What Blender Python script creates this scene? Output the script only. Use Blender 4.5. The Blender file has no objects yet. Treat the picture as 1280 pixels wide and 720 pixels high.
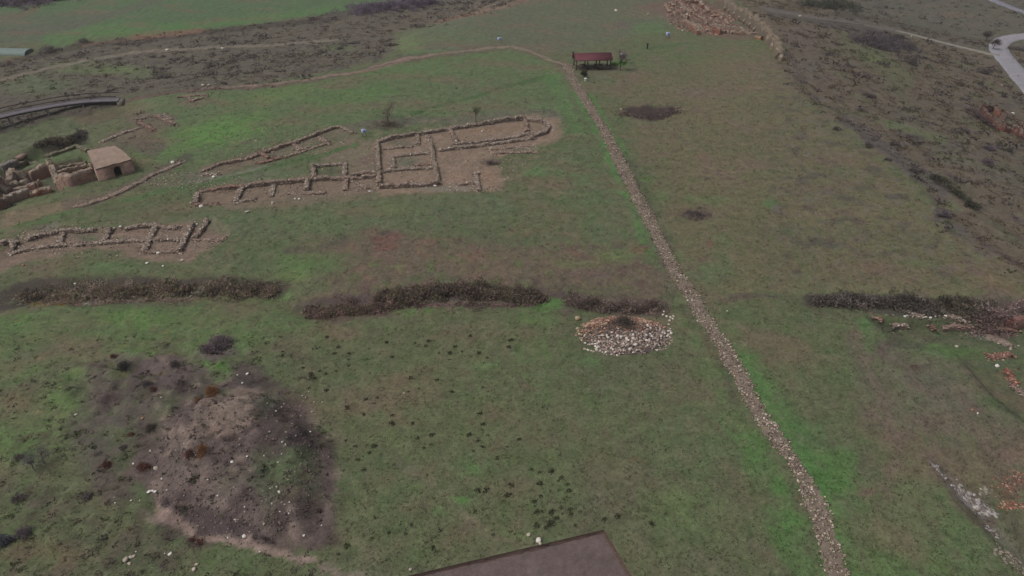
import bpy, bmesh, math, random
import numpy as np
random.seed(7); RS = np.random.RandomState(11)
scene = bpy.context.scene
COL = scene.collection
# ------------------------------------------------------------------ camera numbers
CH = 48.0; PITCH = math.radians(34.0); FPX = 914.0
SP, CP = math.sin(PITCH), math.cos(PITCH)
def rays(px, py):
    vx = (np.asarray(px, float) - 640) / FPX; vy = (np.asarray(py, float) - 360) / FPX
    return vx, CP - vy*SP, -SP - vy*CP
def plane(px, py, z=0.0):
    dx, dy, dz = rays(px, py); t = (z - CH) / dz
    return dx*t, dy*t
def proj(x, y, z):
    dz = z - CH
    d = np.maximum(y*CP - dz*SP, .01); u = x; v = -(y*SP + dz*CP)
    ok = (y*CP - dz*SP) > 2
    return np.where(ok, 640 + FPX*u/d, -9999.), np.where(ok, 360 + FPX*v/d, 9999.)
# ------------------------------------------------------------------ noise
_perm = RS.permutation(256); _perm = np.concatenate([_perm, _perm, _perm[:2]])
_ga = RS.rand(256)*2*np.pi; _gx = np.cos(_ga); _gy = np.sin(_ga)
def perlin(x, y):
    xi = np.floor(x).astype(np.int64); yi = np.floor(y).astype(np.int64)
    xf = x - xi; yf = y - yi; xi &= 255; yi &= 255
    u = xf*xf*xf*(xf*(xf*6-15)+10); v = yf*yf*yf*(yf*(yf*6-15)+10)
    def g(ix, iy, fx, fy):
        h = _perm[_perm[ix & 255] + (iy & 255)]
        return _gx[h]*fx + _gy[h]*fy
    a = g(xi, yi, xf, yf); b = g(xi+1, yi, xf-1, yf); c = g(xi, yi+1, xf, yf-1); d = g(xi+1, yi+1, xf-1, yf-1)
    return (a + u*(b-a)) + v*((c + u*(d-c)) - (a + u*(b-a)))
def fbm(x, y, o=4, g=.5):
    s = 0; a = 1.; t = 0
    for i in range(o):
        s = s + a*perlin(x*2**i + 17.3*i, y*2**i - 9.1*i); t += a; a *= g
    return s/t*1.6
def sstep(e0, e1, x):
    t = np.clip((x-e0)/(e1-e0), 0, 1); return t*t*(3-2*t)
def seg_dist(x, y, pts):
    best = np.full(np.shape(x), 1e9); tt = np.zeros(np.shape(x))
    n = len(pts)-1
    for i in range(n):
        ax, ay = pts[i]; bx, by = pts[i+1]; dx, dy = bx-ax, by-ay
        t = np.clip(((x-ax)*dx + (y-ay)*dy)/(dx*dx+dy*dy+1e-9), 0, 1)
        d = np.hypot(x-ax-t*dx, y-ay-t*dy)
        m = d < best; best = np.where(m, d, best); tt = np.where(m, (i+t)/n, tt)
    return best, tt
def poly_sd(x, y, pts):            # >0 inside
    d, _ = seg_dist(x, y, list(pts)+[pts[0]])
    ins = np.zeros(np.shape(x), bool); n = len(pts)
    for i in range(n):
        ax, ay = pts[i]; bx, by = pts[(i+1) % n]
        if ay == by: continue
        c = ((ay > y) != (by > y)) & (x < (bx-ax)*(y-ay)/(by-ay) + ax)
        ins ^= c
    return np.where(ins, d, -d)
def W(pts, z=0.):
    return [tuple(float(q) for q in plane(a, b, z)) for a, b in pts]
# ------------------------------------------------------------------ relief
EDGE_R = W([(905,-5),(940,25),(975,66),(990,110),(1060,160),(1130,215),(1200,285),(1290,352),(1700,420)])
EDGE_R = sorted(EDGE_R, key=lambda p: p[1])
EDGE_L = sorted(W([(-900,380),(-200,235),(0,172),(70,150),(150,130),(300,112),(470,80),(560,45),(620,14),(690,-25),(900,-60)]), key=lambda p: p[0])
GULLY = W([(-200,215),(-60,182),(0,163),(60,150),(110,140),(145,132)])
D1 = W([(-160,392),(0,374),(60,366),(200,366),(345,366)])
D2 = W([(385,388),(450,378),(560,374),(680,374),(740,378),(800,386)])
D3 = W([(1020,374),(1100,378),(1180,388),(1290,392),(1500,392)])
TER = W([(1088,394),(1108,412),(1125,430),(1150,432),(1185,430),(1210,452),(1240,486),(1300,535),(1420,560),(1420,392),(1180,394)])
TER2 = W([(1168,572),(1185,600),(1215,640),(1250,680),(1300,722),(1420,800),(1420,560),(1280,556)])
PIT1 = W([(778,134),(815,131),(850,134),(845,141),(835,148),(808,150),(790,143)])
PIT2 = W([(852,262),(870,259),(893,266),(890,275),(868,277),(853,271)])
DUG1 = W([(2,310),(60,291),(200,281),(262,274),(284,284),(280,300),(232,320),(180,318),(170,308),(90,312),(12,322)])
DUG2 = W([(250,243),(300,232),(386,224),(470,216),(471,176),(560,160),(655,147),(690,152),(690,172),(640,186),(600,190),(560,215),(590,232),(478,236),(380,245),(300,256),(248,254)])
DUG3 = W([(835,2),(898,0),(955,45),(935,46),(870,36)])
TRENCH = W([(505,721),(755,662),(790,721),(830,790),(470,800)])
BANK = W([(0,208),(41,182),(70,174),(107,170),(112,176),(70,186),(0,222)])
BATH = W([(0,262),(38,247),(76,238),(78,226),(110,212),(112,202),(105,196),(60,205),(0,222)])
SPOIL = W([(265,672),(330,695),(400,690),(425,655),(428,600),(415,560),(385,520),(330,490),(270,495),(215,530),(195,570),(190,610),(215,650)])
def relief(x, y, fine=True):
    xs = np.array([p[0] for p in EDGE_R]); ys = np.array([p[1] for p in EDGE_R])
    wob = fbm(x/14, y/14, 3)*2.0
    dR = (x - np.interp(y, ys, xs))*.86 + wob
    lx = np.array([p[0] for p in EDGE_L]); ly = np.array([p[1] for p in EDGE_L])
    dL = (y - np.interp(x, lx, ly))*.9 + wob
    z = fbm(x/45, y/45, 3)*.5
    nearflat = sstep(95, 60, y)
    z = z*(1-.6*nearflat)
    r = np.clip(dR, 0, 70)
    z = z - 12*sstep(-4, 68, dR)*np.minimum(1, r/8) - .8*sstep(0, 3, dR)
    z = z - 8*sstep(-3, 60, dL)
    g, _ = seg_dist(x, y, GULLY); z = z - 3.0*np.exp(-(g/4.5)**2)
    for D, dep, w in ((D1, .9, 2.2), (D2, .6, 2.0), (D3, .7, 2.2)):
        d, _ = seg_dist(x, y, D); z = z - dep*np.exp(-((d+wob*.15)/w)**2)
    z = z - 1.6*sstep(-.6, .7, poly_sd(x, y, TER) + wob*.15)
    z = z - .7*sstep(-.8, .9, poly_sd(x, y, TER2) + wob*.1)
    z = z - 1.0*sstep(-.6, 1.6, poly_sd(x, y, PIT1)) - .35*sstep(-.4, .8, poly_sd(x, y, PIT2))
    z = z - .35*sstep(-.3, .3, poly_sd(x, y, DUG1) + wob*.1) - .35*sstep(-.3, .4, poly_sd(x, y, DUG2) + wob*.08)
    z = z - .8*sstep(-.5, .5, poly_sd(x, y, DUG3))
    z = z - 1.6*sstep(-.8, 1.2, poly_sd(x, y, BANK)) - 1.5*sstep(-.6, .6, poly_sd(x, y, BATH))
    sd = poly_sd(x, y, SPOIL) + fbm(x/3, y/3, 4)*1.3
    m = sstep(-.4, 2.8+2.2*sstep(-24, -12, x), sd)
    rid = 1-2*np.abs(fbm(x/3.2+9, y/3.2, 3)); z = z + m*(1.3 + .8*fbm(x/5+3, y/5, 4) + .35*rid + .30*(1-2*np.abs(fbm(x/1.1, y/1.1, 3))))
    cx, cy = plane(170, 480); m2 = np.exp(-(((x-cx)/8.5)**2 + ((y-cy)/6.5)**2))
    z = z + m2*(.5 + 1.1*np.clip(fbm(x/2.6, y/2.6, 3), -.3, 1))
    cx, cy = plane(150, 640); m3 = np.exp(-(((x-cx)/9)**2 + ((y-cy)/5)**2))
    z = z + m3*.5*fbm(x/2., y/2., 3)
    if fine:
        rough = .075 + .22*sstep(0, 6, dR) + .22*sstep(0, 6, dL) + .22*m + .2*m2 + .12*m3
        z = z + rough*fbm(x/1.5, y/1.5, 3) + .03*fbm(x/.5, y/.5, 2)
        tr = poly_sd(x, y, TRENCH)
        z = z*(1 - sstep(-2.5, -.3, tr))
    return z
def axis(spans, out0, out1):
    a = [spans[0][0]]
    for s0, s1, st in spans:
        n = int(round((s1-s0)/st)); a += list(s0 + (s1-s0)*np.arange(1, n+1)/n)
    st = spans[-1][2]; v = a[-1]
    while v < out1: st *= 1.28; v += st; a.append(v)
    st = spans[0][2]; v = a[0]; pre = []
    while v > out0: st *= 1.28; v -= st; pre.append(v)
    return np.array(pre[::-1] + a)
GX = axis([(-185,-120,.7),(-120,-46,.45),(-46,46,.28),(46,120,.45),(120,190,.7)], -3000, 3000)
GY = axis([(27,72,.26),(72,110,.34),(110,180,.5),(180,330,.9)], -1500, 3500)
XX, YY = np.meshgrid(GX, GY)
ZZ = relief(XX, YY)
def H(x, y):
    x = np.asarray(x, float); y = np.asarray(y, float)
    i = np.clip(np.searchsorted(GX, x)-1, 0, len(GX)-2); j = np.clip(np.searchsorted(GY, y)-1, 0, len(GY)-2)
    u = (x-GX[i])/(GX[i+1]-GX[i]); v = (y-GY[j])/(GY[j+1]-GY[j])
    return (ZZ[j,i]*(1-u)+ZZ[j,i+1]*u)*(1-v) + (ZZ[j+1,i]*(1-u)+ZZ[j+1,i+1]*u)*v
def hit(px, py):
    """point of the ground seen at a photo pixel"""
    dx, dy, dz = rays(px, py)
    dx, dy, dz = np.broadcast_arrays(dx, dy, dz)
    t0 = (6-CH)/dz; t1 = (-22-CH)/dz
    lo = t0.copy(); hi = t1.copy(); done = np.zeros(np.shape(lo), bool)
    N = 90; prev = t0.copy()
    for k in range(1, N+1):
        t = t0 + (t1-t0)*k/N
        below = (CH + dz*t) < H(dx*t, dy*t)
        new = below & ~done
        lo = np.where(new, prev, lo); hi = np.where(new, t, hi); done |= below; prev = t
    for _ in range(14):
        m = (lo+hi)/2; b = (CH + dz*m) < H(dx*m, dy*m)
        hi = np.where(b, m, hi); lo = np.where(b, lo, m)
    t = (lo+hi)/2
    return np.stack([dx*t, dy*t, H(dx*t, dy*t)], -1)
def hp(a, b): return hit(np.array([a], float), np.array([b], float))[0]
def hpl(pts): return hit(np.array([p[0] for p in pts], float), np.array([p[1] for p in pts], float))
# ------------------------------------------------------------------ colours
KALB = .80
def lin(c):
    c = np.asarray(c, float)/255.
    return np.where(c <= .04045, c/12.92, ((c+.055)/1.055)**2.4)*KALB
# ------------------------------------------------------------------ painting the ground's own colour
WX = fbm(XX/4.5+31, YY/4.5, 3)*1.0 + fbm(XX/1.1+3, YY/1.1, 3)*.45; WY = fbm(XX/4.5, YY/4.5+53, 3)*1.3 + fbm(XX/1.1, YY/1.1+8, 3)*.6
PX, PY = proj(XX+WX, YY+WY, ZZ)
CC = np.empty(XX.shape + (3,))
n1 = fbm(XX/22, YY/22, 4); n2 = fbm(XX/6+40, YY/9, 4); n3 = fbm(XX/1.8, YY/2.2+7, 3)
nb = fbm(XX/3.2+11, YY/3.2, 4); nf = fbm(XX/.9, YY/.9, 3)
A = lin((90,91,70)); B = lin((80,93,63)); D_ = lin((100,90,75))
w = np.clip(.5+n1*.9+n2*.5, 0, 1)[..., None]
CC[:] = A*(1-w) + B*w
w = np.clip(n2*1.1-.15+n3*.3, 0, .6)[..., None]
CC[:] = CC*(1-w) + D_*w
SCRUB = np.zeros(XX.shape)          # how scrubby (for the twig cover)
GRASS = np.ones(XX.shape)
def put(mask, col, a, scrub=None, grass=None):
    mk = (np.clip(mask, 0, 1)*a)[..., None]
    c = lin(col); lum = c @ np.array([.3, .6, .1]); c = c*.84 + lum*.16*np.array([1.03, .98, .95]) if col[1] > col[0]+6 else c
    CC[:] = CC*(1-mk) + c*mk
    if scrub is not None:
        SCRUB[:] = SCRUB*(1-mk[..., 0]) + scrub*mk[..., 0]
    if grass is not None:
        GRASS[:] = GRASS*(1-mk[..., 0]) + grass*mk[..., 0]
def clipbox(pts, m):
    x0 = min(p[0] for p in pts)-m; x1 = max(p[0] for p in pts)+m; y0 = min(p[1] for p in pts)-m; y1 = max(p[1] for p in pts)+m
    return (PX > x0) & (PX < x1) & (PY > y0) & (PY < y1)
def _apply(sel, val, col, a, kw):
    mk = np.zeros(PX.shape); mk[sel] = val; put(mk, col, a, **kw)
def E(cx, cy, rx, ry, col, a=1., ang=0, soft=.9, nz=.6, **kw):
    r = max(rx, ry)*2.2
    s = (abs(PX-cx) < r) & (abs(PY-cy) < r)
    if not s.any(): return
    c, q = math.cos(math.radians(ang)), math.sin(math.radians(ang))
    dx = PX[s]-cx; dy = PY[s]-cy
    u = (dx*c + dy*q)/rx; v = (-dx*q + dy*c)/ry
    d = np.sqrt(u*u+v*v)
    _apply(s, sstep(0, soft, 1 - d + soft/2*.6 + nz*.6*(nb[s]+.35*nf[s])), col, a, kw)
def G(pts, col, a=1., soft=4, nz=3, **kw):
    s = clipbox(pts, 30)
    sd = poly_sd(PX[s], PY[s], pts)
    _apply(s, sstep(-soft, soft, sd + nz*(nb[s]*1.3+.5*nf[s])), col, a, kw)
def L(pts, w, col, a=1., soft=.6, nz=.5, w2=None, **kw):
    s = clipbox(pts, 60)
    d, t = seg_dist(PX[s], PY[s], pts)
    ww = w + ((w2-w)*t if w2 is not None else 0)
    _apply(s, sstep(0, soft, 1 - d/ww + soft/2 + nz*(nb[s]*.8+.5*nf[s])), col, a, kw)
def M(px0, py0, px1, py1, col, a, thr=.1, src=None, k=3., **kw):   # broken mottling inside a box
    s = (PX > px0-20) & (PX < px1+20) & (PY > py0-20) & (PY < py1+20)
    src = n3 if src is None else src
    e = np.minimum.reduce([PX[s]-px0, px1-PX[s], (PY[s]-py0)*1.5, (py1-PY[s])*1.5])
    _apply(s, np.clip((src[s]-thr)*k, 0, 1)*sstep(-15, 20, e), col, a, kw)
GRN = (72,112,52); MID = (80,100,62); OLV = (92,95,70); DRY = (104,95,80); BRN = (96,84,78); PUR = (84,77,76); DRK = (58,52,50)
# -- far left valley
G([(-60,60),(60,55),(130,40),(250,38),(330,28),(520,8),(560,-60),(-80,-60)], (74,99,64), 1., soft=2, nz=1)
G([(-60,60),(0,55),(60,50),(150,14),(-60,20)], (84,90,76), .7, soft=6)
L([(0,42),(90,33),(160,12),(200,0)], 5, (88,84,76), .5)
L([(60,52),(130,38),(250,36),(330,26),(520,5)], 8, (72,112,54), .65)
L([(-10,25),(30,18),(45,10)], 4, (98,84,72), .6)
G([(-60,84),(0,78),(160,48),(330,28),(500,4),(560,-30),(660,-30),(660,8),(560,30),(490,42),(503,58),(475,75),(380,98),(300,112),(150,122),(0,150),(-60,160)], (87,81,72), .95, soft=3, nz=3, scrub=.9, grass=.2)
M(0,50,640,120,(70,66,62),.75,.0,nb)
M(0,50,500,120,(92,92,74),.7,.15,n3)
L([(-10,82),(60,68),(100,57),(170,52),(260,40),(330,32),(420,24)], 3.2, (66,60,54), .8, scrub=1)
L([(166,47),(200,44),(250,38)], 3.4, (114,86,72), .7)
L([(100,57),(130,54),(166,48)], 2, (102,84,74), .5)
E(110,85,60,9,(86,100,66),.8, grass=.7); E(40,106,60,14,(84,97,68),.75, grass=.7); E(175,92,30,8,(86,98,66),.6)
E(425,60,22,4,(84,100,62),.7); E(150,88,30,4,(96,112,62),.5); E(395,98,60,6,(84,96,64),.6,ang=-8)
L([(-10,102),(40,90),(100,77),(165,66),(240,60),(330,57),(420,50)], 1.5, (112,105,94), .9, soft=.4, nz=.3, scrub=0)
G([(500,42),(560,26),(640,10),(690,-10),(880,-10),(850,30),(700,66),(640,60),(560,64),(505,74)], (86,93,72), .9, soft=3, scrub=0, grass=1)
E(512,55,20,14,(94,112,66),.8); E(560,45,60,12,(84,102,66),.5); E(540,66,30,5,(80,110,58),.5)
L([(545,28),(580,20),(620,10),(660,0)], 2.2, (118,98,84), .75); E(615,8,30,5,(120,108,96),.5)
E(480,8,90,9,(74,68,68),.7,ang=-10)
# -- left meadows
G([(0,198),(60,178),(150,148),(150,134),(70,150),(0,170),(-40,180),(-40,215)], (88,97,68), .9, soft=3)
G([(0,168),(60,152),(110,143),(145,134),(145,126),(60,136),(0,150)], (70,64,60), .85, soft=2, scrub=1, grass=.1)
G([(150,122),(300,108),(380,98),(480,82),(560,68),(640,60),(690,76),(720,140),(650,142),(560,156),(480,162),(440,155),(330,182),(250,205),(180,205),(165,180),(215,150)], (83,101,64), .85, soft=5)
E(275,165,70,20,(80,120,52),.85,ang=-12); E(350,118,60,10,(88,112,58),.7,ang=-10); E(430,122,60,14,(78,110,56),.55,ang=-8)
E(200,192,40,8,(78,112,54),.6,ang=-10); E(520,88,40,8,(78,106,56),.6); E(480,112,22,9,(74,112,56),.55)
E(690,100,14,12,(70,108,54),.7); E(600,110,60,12,(84,96,66),.6); E(640,128,50,6,(92,92,72),.5)
L([(470,153),(530,138),(580,124),(640,106),(690,95)], 2.2, (58,88,46), .75, soft=.5, nz=.3)
L([(150,127),(200,118),(250,112),(320,108),(380,102),(410,96),(450,90),(500,75),(560,67),(610,61),(640,59),(665,66),(690,76),(706,82)], 2.4, (90,77,70), .95, soft=.5, nz=.2, w2=3.8, grass=0)
L([(250,111),(320,107),(380,101),(410,95),(450,89),(500,74),(560,66),(610,60),(640,58),(665,65),(690,75),(706,81)], .9, (124,109,98), .8, soft=.5, nz=.2, w2=1.6)
L([(430,93),(470,87),(510,74)], 1.5, (120,100,90), .6)
L([(360,112),(450,96),(560,72),(640,63),(690,78)], 6, (84,104,60), .25)
E(485,155,30,7,(72,66,60),.85,ang=-4); E(485,148,12,6,(66,62,54),.6)
L([(430,160),(520,150),(560,152),(640,142),(700,143)], 5, (92,88,80), .7)
L([(200,182),(175,178),(190,190)], 8, (86,74,72), .7); E(160,180,30,8,(80,76,68),.6,ang=-10)
L([(60,186),(107,175)], 6, (62,56,52), .8); L([(165,148),(215,150),(190,160),(140,172)], 7, (98,86,78), .7, scrub=.3)
E(240,128,25,8,(104,92,82),.6)
L([(200,212),(240,196)], 4, (66,68,60), .7)
# bands around the upper-left rubble ridge
L([(250,218),(300,203),(340,192),(400,172),(430,160)], 8, (104,92,80), .8, w2=5, grass=.3)
L([(330,196),(370,182),(440,165)], 5, (96,92,78), .6)
G([(390,190),(440,170),(470,178),(470,215),(440,212),(400,200)], (110,99,86), .75, soft=4, grass=.2)
E(460,200,16,8,(104,88,82),.7); E(418,188,12,4,(66,72,52),.6)
L([(235,232),(300,220),(350,206),(400,195),(445,180)], 2.4, (66,96,50), .8, soft=.5, nz=.3)
L([(240,227),(290,218),(330,208)], 1.6, (118,118,108), .6); E(225,225,35,10,(98,98,88),.55,ang=-14); E(320,222,40,6,(96,96,84),.6,ang=-8)
G([(320,212),(400,200),(395,222),(320,232),(260,236)], (84,98,68), .5)
# -- terraces near brick complex
G([(45,255),(100,245),(98,258),(60,268),(0,290),(0,268)], (110,98,80), .85, soft=4, grass=.3)
G([(130,244),(220,215),(225,230),(150,252)], (98,98,74), .6)
L([(0,290),(60,274),(110,256),(170,248),(235,232)], 2.5, (70,98,52), .75, soft=.6, nz=.3)
L([(88,254),(110,256),(130,248),(165,232),(195,218),(225,203)], 7, (94,84,76), .75, w2=5)
E(60,285,25,6,(108,106,100),.6,ang=-14)
G([(0,203),(30,197),(100,184),(108,188),(60,206),(38,213),(0,222)], (82,100,62), .8, soft=2, nz=1)
L([(0,186),(40,180),(75,172),(107,166)], 2, (94,90,80), .5)
G([(-20,262),(38,246),(76,236),(76,226),(110,208),(108,200),(60,206),(-20,224)], (94,82,76), .9, soft=2, nz=1)
E(66,225,12,9,(66,84,56),.8)
E(20,215,14,7,(104,86,78),.8)
# -- rows of room foundations
G([(-10,345),(-10,325),(20,300),(60,291),(200,281),(265,272),(287,284),(282,300),(246,318),(236,328),(160,322),(150,311),(90,315),(30,328)], (114,98,87), .95, soft=3, nz=2, grass=.1)
M(0,280,290,325,(118,100,88),.6,.05,n3); E(105,298,22,5,(82,92,68),.8); E(150,297,6,3,(88,94,70),.7); E(262,288,14,8,(112,92,84),.8)
G([(246,256),(250,240),(300,230),(386,221),(470,212),(472,236),(470,243),(400,250),(300,260)], (113,97,86), .9, soft=3, nz=2, grass=.2)
G([(465,178),(560,158),(655,144),(700,146),(705,170),(690,178),(650,188),(610,200),(630,212),(628,238),(560,240),(478,244),(470,236)], (121,104,91), .95, soft=3, nz=1.5, grass=.05)
M(460,140,700,245,(124,108,95),.5,.1,n3); E(612,222,16,12,(124,104,88),.8); E(615,203,16,5,(80,68,66),.8); E(620,163,40,4,(118,100,80),.6)
E(508,203,22,8,(86,92,74),.75); E(500,178,20,5,(80,84,70),.6); E(560,235,40,4,(106,108,98),.7); E(640,186,25,4,(96,90,84),.5)
E(418,214,12,5,(78,76,66),.8)
G([(236,262),(380,248),(500,246),(640,244),(640,280),(300,300),(230,280)], (84,96,68), .6, soft=6)
E(470,262,60,8,(90,106,62),.6); E(390,275,60,14,(86,102,64),.6); E(340,310,50,10,(82,98,62),.5)
L([(246,258),(330,256),(420,250),(480,246)], 2.5, (112,98,86), .5)
# -- middle field
G([(700,90),(740,160),(800,300),(830,345),(760,345),(700,230)], (80,97,64), .5, soft=10)
L([(718,110),(745,155),(770,210),(800,280),(812,310)], 6, (72,114,56), .8, soft=1., w2=9)
L([(690,92),(705,130),(725,165)], 9, (76,110,58), .6, soft=1.); L([(738,120),(755,155),(785,195)], 5, (72,104,54), .7)
L([(775,190),(800,230),(820,280),(845,330)], 6, (76,78,62), .7); L([(795,260),(815,300),(830,340)], 5, (80,88,66), .5)
E(815,222,14,9,(80,110,58),.6); E(830,245,12,12,(76,104,60),.5); E(680,215,30,12,(74,110,60),.6); E(725,225,12,12,(80,108,64),.4); E(890,250,25,5,(86,110,58),.6,ang=8)
E(872,268,22,9,(74,66,64),.85,grass=.3); E(873,268,14,6,(66,58,56),.6)
G([(782,134),(815,132),(850,133),(842,142),(832,148),(808,151),(790,144)], (64,56,54), 1., soft=2, nz=1, grass=.1)
E(812,141,36,8,(60,52,50),.95,soft=.6,nz=.3,grass=.05); E(872,269,24,8,(70,62,60),.7)
L([(780,145),(796,149),(812,153),(838,148)], 2, (88,100,62), .5)
# brown disturbed belt above hedge
G([(350,318),(420,305),(470,288),(500,292),(560,308),(640,305),(700,312),(790,320),(835,340),(836,385),(760,380),(680,360),(600,350),(560,345),(480,350),(440,330)], (98,84,74), .7, soft=8, nz=10, grass=.6)
M(400,300,840,380,(82,68,64),.9,.0,n3); M(420,285,840,370,(108,88,76),.6,.1,nb)
E(478,300,22,9,(100,72,66),.75); E(485,310,20,6,(108,76,68),.6); E(480,291,10,4,(76,66,66),.7); L([(350,318),(400,312),(430,300)], 5, (74,74,64), .6)
E(780,320,40,9,(86,104,58),.7); E(720,330,30,8,(90,108,60),.6); E(800,313,14,6,(104,74,60),.6); E(740,342,40,5,(92,80,76),.6); E(775,365,40,10,(84,86,66),.5)
M(330,310,700,345,(84,106,56),.6,.1,n3)
E(380,330,55,16,(78,106,56),.75); E(370,345,30,8,(90,116,58),.6); E(345,370,22,9,(80,112,52),.7)
E(300,335,60,10,(82,98,64),.5); E(140,335,70,8,(78,102,60),.7); E(200,338,60,6,(88,94,70),.5)
# hedge ground
L([(-20,372),(60,360),(200,358),(345,362)], 12, (66,60,54), .95, grass=.1)
L([(0,386),(60,378),(130,376),(250,376)], 5, (92,82,74), .8)
L([(30,378),(80,380)], 3, (104,92,58), .7)
L([(-10,388),(30,380)], 5, (62,54,54), .8)
L([(385,386),(450,378),(560,370),(680,370),(720,376)], 11, (76,66,64), .95, w2=8, grass=.1)
L([(385,392),(450,396),(500,385)], 7, (88,70,68), .8); L([(720,376),(800,386),(826,384)], 9, (78,68,64), .85, grass=.2)
L([(500,383),(560,382),(640,380)], 3, (96,82,76), .7)
E(688,380,22,9,(72,112,50),.9); E(670,385,20,6,(78,108,54),.6); E(520,387,40,5,(84,112,54),.7); E(710,392,14,8,(88,78,74),.7)
# -- near left slope
G([(-20,400),(60,385),(130,380),(345,380),(420,398),(430,420),(330,440),(250,450),(130,450),(60,560),(-20,600)], (82,104,58), .7, soft=12, nz=12)
E(40,402,50,12,(78,108,58),.7,ang=-10); E(170,400,50,14,(80,114,52),.7); E(60,440,70,12,(88,90,70),.6,ang=-12); E(110,460,40,12,(84,112,54),.6,ang=-25)
E(185,440,34,8,(76,118,46),.85,ang=6); E(80,500,26,22,(82,110,54),.6,ang=-40); E(20,560,30,20,(80,108,54),.6); E(60,470,80,10,(86,84,70),.5,ang=-20)
E(330,400,60,12,(86,96,64),.4); E(265,400,40,10,(88,104,60),.5)
G([(115,455),(180,440),(230,440),(260,470),(210,510),(180,560),(190,620),(140,640),(100,600),(95,520)], (84,74,72), .8, soft=12, nz=14, grass=.4, scrub=.8)
M(90,430,260,640,(66,60,58),.8,.05,nb,scrub=1.); M(90,430,260,640,(80,100,58),.7,.1,n3)
E(200,455,34,14,(94,82,80),.85,ang=-15,soft=.5); E(225,470,40,12,(84,74,74),.8,ang=-10); E(150,445,30,8,(90,82,78),.7,ang=-20); E(120,500,26,14,(88,76,74),.7)
E(272,440,34,14,(90,80,80),.9,ang=-12,grass=.3); E(265,462,26,8,(74,114,46),.85,ang=10); E(305,465,34,10,(66,60,58),.85,ang=8)
E(218,520,16,12,(72,90,54),.7); E(155,540,40,10,(82,90,62),.6)
M(0,560,260,720,(92,82,64),.6,.05,n2); M(0,400,240,720,(104,84,58),.45,.25,n3); M(0,540,180,720,(80,104,52),.6,.1,nb)
M(0,540,220,720,(62,60,52),.7,.1,n3,scrub=.8); M(-20,590,200,730,(80,70,66),.6,.0,nb,scrub=.6)
E(205,655,26,20,(74,106,46),.85,ang=30); E(180,610,12,30,(76,92,56),.8); E(240,700,40,12,(76,90,52),.6); E(50,690,60,20,(96,86,66),.6)
E(190,700,60,18,(72,66,58),.6,scrub=.8)
# -- spoil heap
G([(210,645),(265,668),(335,692),(400,690),(424,655),(426,600),(414,555),(385,515),(340,475),(300,462),(245,490),(215,515),(185,560),(165,590),(185,610)], (90,78,75), .97, soft=7, nz=9, grass=.05)
M(180,470,430,690,(70,61,59),.85,-.02,nb); M(180,470,430,690,(116,102,95),.8,.1,n3)
G([(300,462),(345,478),(390,520),(400,560),(370,600),(350,565),(300,530),(270,525)], (64,57,55), .9, soft=10, nz=10, scrub=.35)
G([(320,560),(375,570),(370,615),(330,625),(305,590)], (68,76,56), .8, soft=8, nz=8, grass=.5, scrub=.7); E(335,500,22,12,(84,86,72),.8); E(370,520,25,12,(92,78,76),.6)
G([(250,500),(300,480),(330,490),(310,520),(270,540),(225,560),(215,545),(240,520)], (122,108,99), .8, soft=5, nz=6)
E(290,530,30,10,(122,106,98),.7,ang=-18,soft=.5); E(255,595,50,20,(104,92,86),.6); E(300,590,22,7,(122,110,98),.6)
E(285,600,25,15,(84,92,66),.25); E(270,490,20,6,(80,96,58),.5)
G([(210,620),(235,615),(290,640),(335,665),(345,685),(300,680),(240,655),(210,640)], (70,61,60), .9, soft=4, nz=3)
E(282,655,12,18,(66,58,58),.7); E(380,640,14,8,(70,62,60),.7); E(327,675,9,14,(68,60,60),.7,ang=-30); E(398,600,18,40,(94,80,78),.6)
L([(225,625),(270,625),(310,645),(335,668)], 2.5, (108,94,90), .7); E(310,480,30,6,(66,60,58),.7,ang=20)
L([(205,638),(230,655),(265,672),(310,684),(345,694),(400,712),(450,722)], 8, (130,113,105), .95, w2=4, grass=.1, soft=.8)
L([(400,712),(450,722),(520,735)], 6, (100,98,82), .5)
# -- near central field
G([(330,440),(430,400),(640,392),(700,400),(720,440),(740,560),(700,650),(510,715),(430,690),(430,590),(400,520)], (86,92,66), .7, soft=20, nz=14)
M(330,400,720,700,(78,96,58),.6,.1,n2); M(330,400,720,700,(96,88,72),.5,.15,nb)
E(360,430,45,20,(94,88,72),.5); E(600,455,26,8,(76,106,60),.6); E(575,625,20,10,(72,120,52),.8,ang=-20); E(555,645,18,6,(76,112,56),.5); E(590,585,14,8,(76,112,58),.5)
E(740,455,14,10,(74,112,56),.7); E(665,400,30,12,(78,106,54),.6); E(680,435,25,12,(82,100,58),.5)
L([(500,580),(545,610),(570,640),(600,665),(625,680)], 6, (102,96,80), .5); L([(560,610),(575,630),(590,655)], 4, (108,98,86), .4); L([(420,660),(450,680),(470,700)], 6, (108,102,84), .4)
E(760,400,70,14,(90,90,68),.3); E(800,470,120,30,(84,88,68),.5); E(780,600,60,50,(94,88,72),.5); E(690,530,80,30,(92,90,70),.4)
E(850,650,60,50,(80,100,56),.6); E(800,680,30,30,(92,90,70),.4); E(860,560,60,60,(82,96,62),.5); E(800,575,10,6,(110,76,70),.4)
E(700,640,30,16,(80,84,60),.5); E(655,665,30,6,(82,104,56),.5,ang=-10)
M(0,395,420,720,(70,62,58),.35,.12,nb); M(1050,430,1290,640,(84,76,70),.5,.05,nb)
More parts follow.
